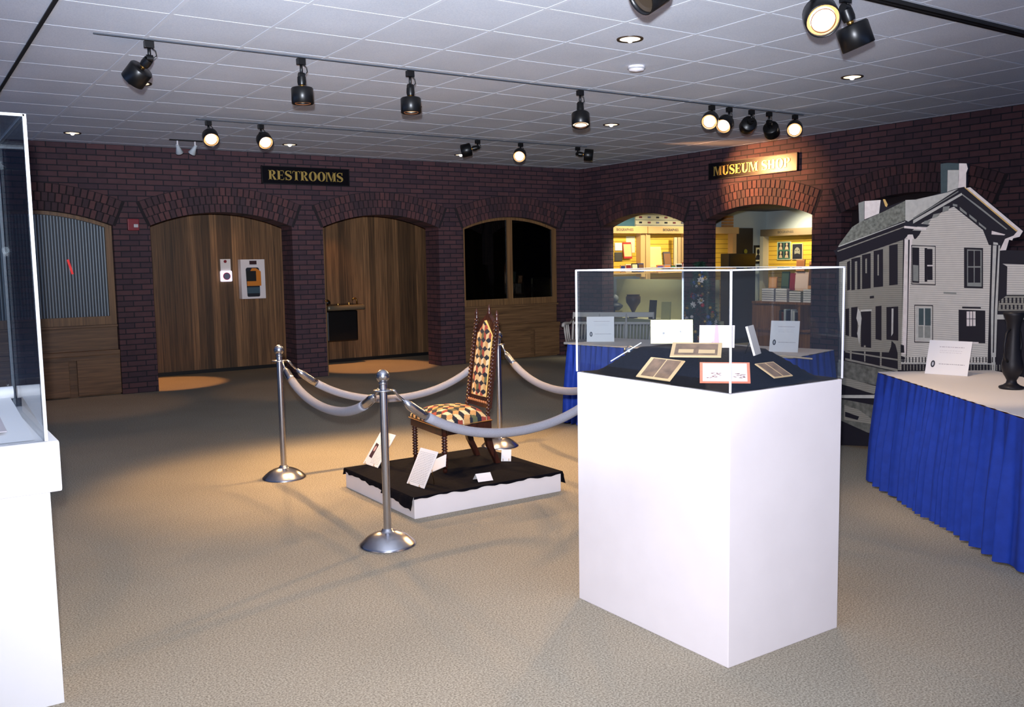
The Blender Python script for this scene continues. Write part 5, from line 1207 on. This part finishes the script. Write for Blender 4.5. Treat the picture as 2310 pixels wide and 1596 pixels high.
mb = MB(); mb.lathe([(.052, .17), (.046, .20), (.040, .24), (.036, .29), (.034, .34), (.04, .39), (.055, .43), (.058, .445), (.05, .45)], seg=32); mb.build('body', URN, t)
for s in (-1, 1):
    mb = MB(); mb.tube([(s * .05, 0, .16), (s * .085, 0, .19), (s * .095, 0, .26), (s * .075, 0, .33), (s * .04, 0, .35)], .007, 8); mb.build('handle', URN, t)

# ------------------------------------------------------------------ life-size house photograph, a flat cutout on board
HCOL = {'dark': (30, 27, 38), 'roof': (128, 130, 120), 'pale': (206, 204, 196), 'gray': (150, 152, 146), 'white': (250, 236, 230), 'yellow': (232, 192, 118), 'green': (72, 88, 92), 'side': (160, 156, 144), 'wall': (230, 223, 212), 'trimd': (40, 40, 50), 'grass': (112, 112, 104)}
def clap(name, c, pitch=.0155):
    m = bpy.data.materials.new(name); m.use_nodes = True; nt = m.node_tree; b = nt.nodes['Principled BSDF']; L = nt.links.new
    tc = nt.nodes.new('ShaderNodeTexCoord'); sp = nt.nodes.new('ShaderNodeSeparateXYZ'); L(tc.outputs['Object'], sp.inputs[0])
    dv = nt.nodes.new('ShaderNodeMath'); dv.operation = 'DIVIDE'; dv.inputs[1].default_value = pitch; L(sp.outputs[2], dv.inputs[0])
    fr = nt.nodes.new('ShaderNodeMath'); fr.operation = 'FRACT'; L(dv.outputs[0], fr.inputs[0])
    r = nt.nodes.new('ShaderNodeValToRGB'); c0 = hexc(*c)
    r.color_ramp.elements[0].position = .12; r.color_ramp.elements[0].color = (*[v * .62 for v in c0], 1)
    r.color_ramp.elements[1].position = .4; r.color_ramp.elements[1].color = (*c0, 1)
    L(fr.outputs[0], r.inputs[0])
    n = nt.nodes.new('ShaderNodeTexNoise'); n.inputs['Scale'].default_value = 14; L(tc.outputs['Object'], n.inputs['Vector'])
    mr = nt.nodes.new('ShaderNodeMapRange'); mr.inputs[3].default_value = .88; mr.inputs[4].default_value = 1.08; L(n.outputs['Fac'], mr.inputs[0])
    mu = nt.nodes.new('ShaderNodeVectorMath'); mu.operation = 'SCALE'; L(r.outputs[0], mu.inputs[0]); L(mr.outputs[0], mu.inputs['Scale']); L(mu.outputs[0], b.inputs['Base Color'])
    b.inputs['Roughness'].default_value = .6; return m
HM = {}
for k_, c_ in HCOL.items():
    if k_ in ('wall', 'side'): HM[k_] = clap('print_' + k_, c_)
    elif k_ in ('grass', 'roof'): HM[k_] = mat('print_' + k_, c_, .6, noise=.45, nscale=40 if k_ == 'roof' else 22)
    else: HM[k_] = mat('print_' + k_, c_, .6, noise=.08 if k_ != 'dark' else 0.0, nscale=30)
keys = list(HM)
t = thing('house_cutout', 'large black-and-white cutout photograph of a two-storey clapboard house on board', 'cutout display', (-3.08, -8.2, 0))
mb = MB()
XB = -3.08
sil = HOUSE[0][1]; sp_ = [(-sil[i] / 1000, sil[i + 1] / 1000) for i in range(0, len(sil), 2)]
Th = lambda u, v, d: Vector((XB + .0145 + d, u, v)) - Vector((-3.08, -8.2, 0))
mb.prism(sp_, lambda u, v, d: Th(u, max(v, 0), d - .0145 + .0008), .022)
mb.build('board', HM['dark'], t)
mb = MB()
for i, (k_, pl) in enumerate(HOUSE[1:]):
    pts = [(-pl[j] / 1000, pl[j + 1] / 1000) for j in range(0, len(pl), 2)]
    mb.poly(pts, lambda u, v, d: Vector((XB - d, u, v)) - Vector((-3.08, -8.2, 0)), .00004 * (i + 2), keys.index(k_))
o = mb.build('printed_photograph', [HM[k_] for k_ in keys], t, recalc=False)
for s in (-7.7, -8.6):
    mb = MB(); mb.prism([(XB + .021, 0), (XB + .42, 0), (XB + .021, 1.1)], lambda u, v, d: Vector((u, s + d, v)) - Vector((-3.08, -8.2, 0)), .02); mb.build('back_strut', BLACK, t)
# ------------------------------------------------------------------ white Windsor bench
t = thing('windsor_bench', 'white painted spindle-back bench in the corner behind the blue-skirted table', 'bench', (-1.12, -2.06, 0), R(-51))
Lb, Sd, SH = 1.22, .46, .41
sx0, sx1 = -Lb / 2, Lb / 2
mb = MB(); mb.box((sx0, -Sd / 2, SH - .035), (sx1, Sd / 2, SH), bev=.01); mb.build('seat', WBENCH, t)
for x in (sx0 + .08, 0, sx1 - .08):
    for y, s in ((-Sd / 2 + .06, -1), (Sd / 2 - .06, 1)):
        mb = MB(); mb.lathe([(.014, 0), (.019, .1), (.022, .2), (.016, .24), (.021, .3), (.018, SH - .03)], (x + (-.05 if x < 0 else .05 if x > 0 else 0), y + s * .05, 0), 12, 0, Vector((.05 if x < 0 else -.05 if x > 0 else 0, -s * .05, SH))); mb.build('leg', WBENCH, t)
mb = MB(); mb.tube([(sx0 + .04, -.2, .16), (sx0 + .04, .2, .16)], .011, 8); mb.build('stretcher', WBENCH, t)
mb = MB(); mb.tube([(sx1 - .04, -.2, .16), (sx1 - .04, .2, .16)], .011, 8); mb.build('stretcher', WBENCH, t)
by = Sd / 2 - .03
def bk(z): return by + (z - SH) * .22
for x in [sx0 + .03 + (Lb - .06) * i / 3 for i in range(4)]:
    mb = MB(); mb.tube([(x, bk(SH - .01), SH - .01), (x, bk(.65), .65), (x, bk(.80), .80)], [.018, .016, .012], 8); mb.build('back_post', WBENCH, t)
for z, hh in ((.765, .07), (.645, .035)):
    mb = MB(); mb.box((sx0 + .03, bk(z) - .008, z - hh / 2), (sx1 - .03, bk(z) + .010, z + hh / 2), bev=.005); mb.build('crest_rail' if z > .7 else 'lower_rail', WBENCH, t)
for i in range(24):
    x = sx0 + .07 + (Lb - .14) * i / 23
    mb = MB(); mb.tube([(x, bk(SH), SH - .005), (x, bk(.56), .56), (x, bk(.65), .655)], [.007, .011, .007], 6); mb.build('spindle', WBENCH, t)
for x, s in ((sx0 + .03, -1), (sx1 - .03, 1)):
    mb = MB(); mb.tube([(x, bk(.70), .70), (x + s * .01, .08, .655), (x + s * .03, -.10, .665), (x + s * .035, -.20, .655), (x + s * .035, -.235, .63)], [.014, .018, .022, .026, .02], 10); mb.build('arm_rest', WBENCH, t)
    for k, y in enumerate((-.18, -.06, .05)):
        mb = MB(); mb.tube([(x + s * .0, y, SH - .01), (x + s * .02, y, .55), (x + s * .03, y, .655)], [.009, .014, .009], 8); mb.build('arm_spindle', WBENCH, t)

# ------------------------------------------------------------------ decorated tree in front of the shop pier
rnd = random.Random(11)
tx, ty = -.50, -3.20
t = thing('decorated_tree', 'small dark green tree with red, white and gold ornaments in front of the brick pier', 'decorated tree', (tx, ty, 0))
mb = MB(); mb.cyl((0, 0, 0), (0, 0, 1.45), .02, 8, 0, .006); mb.build('trunk', mat('bark', (70, 50, 36), .9), t)
mb = MB()
for i in range(1500):
    z = rnd.uniform(.3, 1.5); rr = .33 * (1.56 - z) / 1.26 * math.sqrt(rnd.uniform(.15, 1)); a = rnd.uniform(0, 2 * PI)
    p = Vector((rr * math.cos(a), rr * math.sin(a), z)); d = Vector((math.cos(a + rnd.uniform(-.6, .6)), math.sin(a + rnd.uniform(-.6, .6)), rnd.uniform(-.5, .3))) * rnd.uniform(.05, .09)
    s = d.cross(Vector((0, 0, 1))).normalized() * .010
    mb.add([p - s, p + s, p + d], [(0, 1, 2)]); mb.add([p + Vector((0, 0, -.01)), p + Vector((0, 0, .01)), p + d], [(0, 1, 2)])
mb.build('needles', mat('needle_green', (30, 62, 48), .8), t, recalc=False)
OR = [mat('ornament_red', (196, 34, 44), .3), mat('ornament_white', (226, 214, 206), .5), mat('ornament_gold', (214, 170, 80), .3, .5), mat('ornament_blue', (60, 92, 150), .4)]
for i in range(60):
    z = rnd.uniform(.38, 1.42); rr = .33 * (1.56 - z) / 1.26; a = rnd.uniform(PI * .75, PI * 1.75)
    mb = MB(); k = rnd.choice((0, 1, 1, 2, 2, 3))
    if i % 3: mb.sphere((rr * math.cos(a), rr * math.sin(a), z), rnd.uniform(.018, .03), 10)
    else:
        c = Vector((rr * math.cos(a), rr * math.sin(a), z))
        for q in range(7):
            b = 2 * PI * q / 7; e = Vector((-math.sin(a) * math.cos(b), math.cos(a) * math.cos(b), math.sin(b))) * .05
            f = Vector((math.cos(a), math.sin(a), 0)) * .012; s = e.cross(f).normalized() * .016
            mb.add([c, c + e * .5 + s + f, c + e + f, c + e * .5 - s + f], [(0, 1, 2, 3)])
    mb.build('ornament' if i % 3 else 'flower', OR[k], t, recalc=False)

# ------------------------------------------------------------------ shop: left wall unit (faces -y) behind the first arch
def yunit(label, x0, x1, yf, words, zb=0.0):
    """slatwall display unit, front plane y = yf"""
    c = (x0 + x1) / 2; t = thing('shop_wall_unit', label, 'shop display unit', (c, yf, 0), group=None)
    O = (c, yf, 0)
    mb = MB(); mb.box((x0, yf + .02, zb + .02), (x1, yf + .06, 2.0)); mb.build('slatwall', YEL, t, O)
    mb = MB()
    z = zb + .1
    while z < 1.98: mb.box((x0 + .03, yf + .018, z), (x1 - .03, yf + .0205, z + .008)); z += .085
    mb.build('slat_grooves', GROOVE, t, O)
    for x in (x0, x1 - .10): mb = MB(); mb.box((x, yf - .10, zb), (x + .10, yf + .02, 2.0)); mb.build('side_post', TANH, t, O)
    mb = MB(); mb.box((x0, yf - .16, 1.985), (x1, yf + .02, 2.105), bev=.004); mb.build('header', TANH, t, O)
    text_mb(words, .062, lambda u, v, d: Vector((c + u, yf - .161 - d, 2.045 + v)), bold=.001).build('header_lettering', mat('header_ink', (70, 62, 60), .7), t, O)
    mb = MB(); mb.box((x0 + .1, yf - .30, 1.30), (x1 - .1, yf + .02, 1.325)); mb.build('shelf', TANH, t, O)
    return t
yunit('yellow slatwall unit with a brightly lit wooden header, left behind the first shop arch', .36, 1.38, .04, 'BIOGRAPHIES', 1.24)
yunit('yellow slatwall unit with header BIOGRAPHIES, right behind the first shop arch', 1.40, 2.45, .04, 'BIOGRAPHIES')
yunit('yellow slatwall unit whose right end shows left of the dark doorway', 2.47, 3.66, .04, '')
# east unit, front plane x = SX-.04, faces -x
t = thing('shop_wall_unit', 'yellow slatwall unit with dark wooden header at the right of the shop doorway arch', 'shop display unit', (4.62, -.9, 0)); O = (4.62, -.9, 0)
mb = MB(); mb.box((4.60, -1.8, .1), (4.64, -.0, 1.95)); mb.build('slatwall', YEL, t, O)
mb = MB(); z = .3
while z < 1.93: mb.box((4.5985, -1.77, z), (4.601, -.03, z + .008)); z += .085
mb.build('slat_grooves', GROOVE, t, O)
mb = MB(); mb.box((4.44, -1.8, 1.94), (4.62, .05, 2.07), bev=.004); mb.build('header', mat('header_dark_wood', (120, 104, 78), .6), t, O)
text_mb('BIOGRAPHIES', .06, lambda u, v, d: Vector((4.439 - d, -.55 - u, 2.005 + v)), bold=.001).build('header_lettering', mat('header_ink_dark', (60, 56, 50), .7), t, O)
mb = MB(); mb.box((4.50, -1.8, 0), (4.62, -1.72, 1.95)); mb.build('side_post', TANH, t, O)
mb = MB(); mb.box((4.44, -.02, 0), (4.62, .06, 1.95)); mb.build('side_post', mat('pale_post', (206, 198, 170), .7), t, O)
mb = MB(); mb.box((4.28, -1.72, 1.34), (4.60, -.02, 1.365)); mb.build('shelf', BLACK, t, O)

t = thing('black_cabinet', 'tall black cabinet in the shop just left of the dark doorway', 'cabinet', (3.42, -.42, 0))
mb = MB(); mb.box((-.48, -.12, 0), (.22, .08, 1.62), bev=.01); mb.build('body', BLACK, t)
mb = MB(); mb.box((-.46, -.125, .1), (.20, -.121, 1.58)); mb.build('door', mat('black_gloss', (12, 12, 16), .3), t)
# dark doorway in the shop's left wall
mb = MB(); mb.box((3.72, .07, 0), (4.26, .099, 2.10)); d = struct(mb.build('door_1', mat('dark_door', (22, 20, 26), .6)))
mb = MB(); mb.cyl((4.05, .07, 1.66), (4.05, .06, 1.66), .045, 16); mb.build('door_badge', mat('badge_green', (130, 130, 40), .6), d)
def pict(name, label, cat, T, w_, h_, border, fm, im, extra=None, cpos=(0, 0, 0)):
    t = thing(name, label, cat, cpos)
    mb = MB(); mb.prism(rct(-w_ / 2, -h_ / 2, w_ / 2, h_ / 2), lambda a, b, d: T(a, b, d), .015); mb.build('frame', fm, t)
    mb = MB(); mb.poly(rct(-w_ / 2 + border, -h_ / 2 + border, w_ / 2 - border, h_ / 2 - border), T, .016); mb.build('picture', im, t)
    if extra: extra(t, T)
    return t
Ty = lambda a, b, d: Vector((a, -d, b)); Tx = lambda a, b, d: Vector((-d, -a, b))
CRM = mat('poster_cream', (232, 222, 176), .7); GRN = mat('poster_green', (64, 104, 84), .7); DRK = mat('poster_dark', (34, 36, 46), .7)
FACE = mat('portrait_tan', (200, 176, 140), .7); FACEG = mat('portrait_gray', (150, 146, 128), .7)
def bust(t, T, cx=0, cy=0, s=1, m=None, dd=.018):
    mb = MB(); mb.poly([(cx + x * s, cy + y * s) for x, y in arcp(0, .04, .028, .038, 0, 360, 14)[:-1]], T, dd)
    mb.poly([(cx + x * s, cy + y * s) for x, y in [(-.055, -.08), (.05, -.08), (.035, -.02), (.012, .0), (.01, .02), (-.012, .02), (-.012, .0), (-.04, -.02)]], T, dd)
    mb.build('portrait', m or DRK, t)
pict('framed_portrait', 'black framed portrait print on the white shop wall beside the dark doorway', 'picture', Ty, .215, .35, .045, BLACK, CRM, lambda t, T: bust(t, T, 0, 0, 1.3), (4.42, .098, 1.60))
def four(t, T):
    for cx in (-.07, .07):
        for cy in (-.07, .085):
            mb = MB(); mb.poly(rct(cx - .055, cy - .06, cx + .055, cy + .06), T, .017); mb.build('picture_field', DRK, t)
            bust(t, T, cx, cy, .8, FACE, .019)
pict('four_portrait_poster', 'green poster with four small portraits on the yellow right-hand unit', 'poster', Tx, .32, .34, .015, mat('poster_mint', (190, 206, 170), .7), GRN, four, (4.597, -.40, 1.66))
def bigface(t, T):
    mb = MB(); mb.poly(oval(0, -.01, .065, .09), T, .017); mb.build('portrait_face', FACEG, t)
    mb = MB(); mb.poly([(-.06, -.05), (-.02, -.035), (.02, -.035), (.06, -.05), (.04, -.11), (-.04, -.11)], T, .019); mb.poly(rct(-.045, .015, -.015, .025), T, .019); mb.poly(rct(.015, .015, .045, .025), T, .019); mb.build('beard', DRK, t)
pict('bearded_portrait_poster', 'dark poster of a bearded face beside the four-portrait poster', 'poster', Tx, .24, .30, .012, mat('poster_edge_pale', (216, 196, 160), .7), DRK, bigface, (4.597, -.71, 1.64))
# posters and books on the left wall units
def book(label, c, w_, h_, d_, col, lean=0, yaw=0, cat='book', inner=None, ax='y', name='book', grp=None, tilt_m=None):
    t = thing(name, label, cat, c, 0, grp)
    m = mat('cover_%d_%d_%d' % col, col, .5)
    rot = Matrix.Rotation(yaw, 3, 'Z') @ Matrix.Rotation(lean, 3, 'X' if ax == 'y' else 'Y')
    if ax == 'y': A, B = (-w_ / 2, -d_, 0), (w_ / 2, 0, h_)
    else: A, B = (-d_, -w_ / 2, 0), (0, w_ / 2, h_)
    mb = MB(); mb.box(A, B, bev=min(d_, .01) * .2, rot=rot, piv=(0, 0, 0)); mb.build('cover', m, t)
    if inner is not None:
        e = .12
        mb = MB()
        if ax == 'y': mb.box((-w_ / 2 * (1 - e), -d_ - .001, h_ * e), (w_ / 2 * (1 - e), -d_ + .001, h_ * (1 - e)), rot=rot, piv=(0, 0, 0))
        else: mb.box((-d_ - .001, -w_ / 2 * (1 - e), h_ * e), (-d_ + .001, w_ / 2 * (1 - e), h_ * (1 - e)), rot=rot, piv=(0, 0, 0))
        mb.build('cover_print', mat('cover_%d_%d_%d' % inner, inner, .5), t)
    return t
yf = .055
book('book with red cover and cream oval on the left yellow unit', (1.06, yf - .02, 1.56), .19, .28, .02, (190, 44, 40), -.12, inner=(226, 200, 130))
book('white-topped picture book left of the red book', (.87, yf, 1.70), .16, .13, .012, (238, 234, 232), -.05, name='booklet', cat='booklet')
book('dark landscape picture book below the white booklet', (.87, yf, 1.52), .17, .15, .012, (70, 66, 60), -.05)
book('tall pale hanging map sheet above the red book', (1.15, yf + .004, 1.66), .20, .28, .004, (232, 226, 190), 0, name='map_sheet', cat='map')
book('large cream paper-covered book standing at the middle of the right yellow unit', (1.66, yf - .03, 1.40), .36, .36, .03, (240, 226, 150), -.12, inner=(236, 222, 140))
book('dark medallion book beside the large cream book', (1.97, yf - .05, 1.40), .17, .27, .02, (92, 84, 86), -.15, inner=(150, 104, 70))
for i in range(3): book(('tall rolled poster leaning at the left of the three in the right yellow unit', 'middle one of three tall posters leaning in the right yellow unit', 'rightmost of three tall posters leaning in the right yellow unit')[i], (2.10 + .09 * i, yf - .1, 1.40), .075, .52, .02, ((222, 204, 160), (214, 178, 128), (196, 160, 110))[i], 0, 0, name='rolled_poster', cat='poster', grp=None)
rb = random.Random(21)
desc = ['tan', 'cream', 'black', 'navy', 'orange', 'gray', 'brown', 'white', 'dark red', 'green', 'yellow', 'violet']
cl = [(214, 164, 96), (236, 218, 180), (30, 28, 34), (34, 50, 110), (216, 120, 60), (140, 140, 148), (110, 74, 50), (232, 228, 226), (130, 30, 36), (70, 120, 70), (226, 200, 80), (100, 80, 130)]
x = .70
for i in range(12):
    w_ = rb.choice((.11, .14, .17)); h_ = rb.uniform(.13, .2)
    if abs(x + w_ / 2 - 1.39) < .14: x = 1.52
    book('%s book facing out on the upper shop shelf, %s from the left' % (desc[i], ('first', 'second', 'third', 'fourth', 'fifth', 'sixth', 'seventh', 'eighth', 'ninth', 'tenth', 'eleventh', 'twelfth')[i]), (x + w_ / 2, yf - .24, 1.327), w_ * .9, h_ * .8, .02, cl[i], -.08, inner=cl[(i * 5 + 3) % 12]); x += w_
# boards above the headers
t = thing('storage_rack', 'pale storage rack with rows of small dark labels above the shop headers', 'rack', (1.85, .06, 2.11))
mb = MB(); mb.box((-.58, 0, 0), (.85, .03, .36)); mb.build('board', mat('rack_cream', (206, 196, 164), .7), t)
for k in range(4):
    mb = MB(); mb.box((-.58, -.02, .02 + .09 * k), (.85, 0, .03 + .09 * k)); mb.build('shelf', mat('rack_gray', (150, 148, 136), .7), t)
for i in range(7):
    for k in range(3):
        mb = MB(); mb.box((-.50 + .2 * i, -.012, .055 + .09 * k), (-.44 + .2 * i, -.001, .085 + .09 * k)); mb.build('label', (DRK, mat('label_maroon', (120, 50, 60), .6), mat('label_gray', (110, 110, 130), .6))[(i + k) % 3], t)
t = thing('teal_box', 'teal box on top of the left yellow unit', 'box', (.98, .06, 2.108)); mb = MB(); mb.box((-.26, -.03, 0), (.24, .02, .22)); mb.build('box', mat('teal_card', (60, 100, 116), .7), t)
t = thing('stacked_brown_boxes', 'stack of orange-brown boxes on the unit left of the dark doorway', 'boxes', (3.5, .0, 2.108))
for k in range(4): mb = MB(); mb.box((-.14, -.02, .055 * k), (.12, .04, .055 * k + .045)); mb.build('box', mat('kraft_brown', (176, 124, 70), .7), t)
# bookcase in the shop behind the second arch (front faces -x)
bx0 = 1.0
t = thing('wooden_bookcase', 'low brown wooden bookcase in the shop, seen behind the right part of the acrylic case', 'bookcase', (bx0, -3.4, 0)); O = (bx0, -3.4, 0)
for y in (-3.98, -3.62, -3.27, -2.80): mb = MB(); mb.box((bx0, y - .02, 0), (bx0 + .35, y + .02, .90)); mb.build('upright', OAK, t, O)
for z in (.05, .50, .88): mb = MB(); mb.box((bx0 - .01, -4.0, z), (bx0 + .35, -2.78, z + .03)); mb.build('shelf', OAK, t, O)
mb = MB(); mb.box((bx0 + .33, -4.0, 0), (bx0 + .35, -2.78, .9)); mb.build('back', OAK, t, O)
mb = MB(); mb.box((bx0, -3.25, .08), (bx0 + .02, -2.82, .86)); mb.build('door', OAK, t, O)
mb = MB(); mb.box((bx0, -3.96, .08), (bx0 + .02, -3.64, .48)); mb.build('door', OAK, t, O)
y = -3.60
nm = ['first', 'second', 'third', 'fourth', 'fifth', 'sixth', 'seventh', 'eighth']
for i in range(8):
    w_ = (.035, .04, .03, .045, .03, .04, .035, .04)[i]; c_ = ((40, 30, 34), (206, 206, 200), (200, 200, 206), (36, 32, 40), (40, 44, 56), (190, 196, 196), (90, 30, 34), (30, 30, 36))[i]
    book('%s upright book from the right in the bookcase middle bay' % nm[i], (bx0 + .08, y + w_ / 2, .532), w_ * .9, .24 + .02 * (i % 3), .10, c_, 0, ax='x'); y += w_ + .002
# stacks of books on top of the bookcase
k_ = 0
for (yy, n, col, wd, ds) in ((-3.05, 6, (176, 176, 190), .22, 'gray'), (-3.29, 6, (206, 206, 210), .20, 'pale'), (-3.53, 5, (150, 150, 140), .2, 'olive-gray'), (-3.77, 6, (196, 200, 196), .2, 'white-edged')):
    for i in range(n):
        t = thing('stacked_book', '%s book lying in the stack on the bookcase top, %s' % (ds, ('at the bottom', 'second up', 'third up', 'fourth up', 'fifth up', 'on top')[i]), 'book', (bx0 + .12, yy, .911 + .031 * i))
        mb = MB(); mb.box((-.1, -wd / 2, 0), (.12, wd / 2, .029), bev=.002); mb.build('cover', mat('cover_%d_%d_%d' % col, col, .5), t)
        mb = MB(); mb.box((-.103, -wd / 2 + .004, .005), (-.099, wd / 2 - .004, .024)); mb.build('pages', PAPER, t)
for (yy, z, w_, h_, c_, i_, l_) in ((-3.08, 1.10, .14, .16, (190, 128, 70), (206, 150, 96), 'orange-brown boxed book standing on the gray stack'),
                                   (-3.30, 1.10, .13, .24, (40, 60, 50), (70, 90, 70), 'dark green book with a small figure standing on the pale stack'),
                                   (-3.43, 1.075, .10, .24, (130, 30, 44), (140, 36, 50), 'dark red book standing beside the green one'),
                                   (-3.58, 1.07, .24, .26, (226, 190, 168), (236, 204, 186), 'large pinkish book standing on the olive-gray stack'),
                                   (-3.56, 1.345, .14, .16, (216, 150, 96), (196, 124, 76), 'tan patterned booklet at the top of the book display'),
                                   (-3.76, 1.10, .13, .38, (196, 136, 86), (90, 60, 44), 'tall tan and brown booklet at the right of the book display')):
    book(l_, (bx0 + .10, yy, z), w_, h_, .02, c_, .08, ax='x', inner=i_)
# window display inside the first arch
t = thing('display_ledge', 'cream display ledge inside the first shop arch, behind the white bench', 'ledge', (.62, -1.47, 0)); O = (.62, -1.47, 0)
mb = MB(); mb.box((.42, -2.36, .0), (.86, .03, .60)); mb.build('ledge', mat('ledge_cream', (204, 198, 160), .7), t, O)
mb = MB(); mb.box((.80, -2.30, .60), (.83, .02, 1.22)); mb.build('backdrop', mat('backdrop_olive', (206, 198, 146), .7), t, O)
BST = mat('bust_dark', (34, 40, 54), .5)
def vase(label, c, prof, m, name='vase', cat='vase'):
    t = thing(name, label, cat, c); mb = MB(); mb.lathe(prof, seg=24); mb.build('body', m, t); return t
t = thing('portrait_bust', 'dark shouldered bust with a pale head at the left of the shop display ledge', 'bust', (.5, -.30, .602))
mb = MB(); mb.lathe([(.05, 0), (.05, .03), (.03, .05), (.05, .10), (.12, .16), (.125, .19), (.08, .22), (.03, .24)], seg=24); mb.build('shoulders', BST, t)
mb = MB(); mb.sphere((0, 0, .30), .052, 16, 0, (1, 1, 1.3)); mb.build('head', mat('bust_gray', (120, 124, 128), .6), t)
t = vase('large dark goblet shaped vase in the middle of the shop display ledge', (.5, -.74, .602), [(.07, 0), (.07, .02), (.03, .05), (.025, .10), (.06, .17), (.115, .25), (.12, .34), (.10, .36), (.11, .38)], mat('vase_brown', (66, 42, 36), .4))
book('black upright box with a gold figure on the shop display ledge', (.48, -1.22, .602), .14, .30, .03, (24, 24, 26), .1, ax='x', inner=(40, 38, 30), name='gift_box', cat='box')
book('small kraft card in front of the bust on the shop display ledge', (.44, -.46, .602), .18, .11, .02, (190, 170, 96), .1, ax='x', name='gift_card', cat='card')
book('cream square card beside the black box on the shop display ledge', (.55, -1.45, .602), .2, .28, .02, (206, 200, 140), .05, ax='x', name='display_card', cat='card')
for ob in list(COL.objects):
    pass
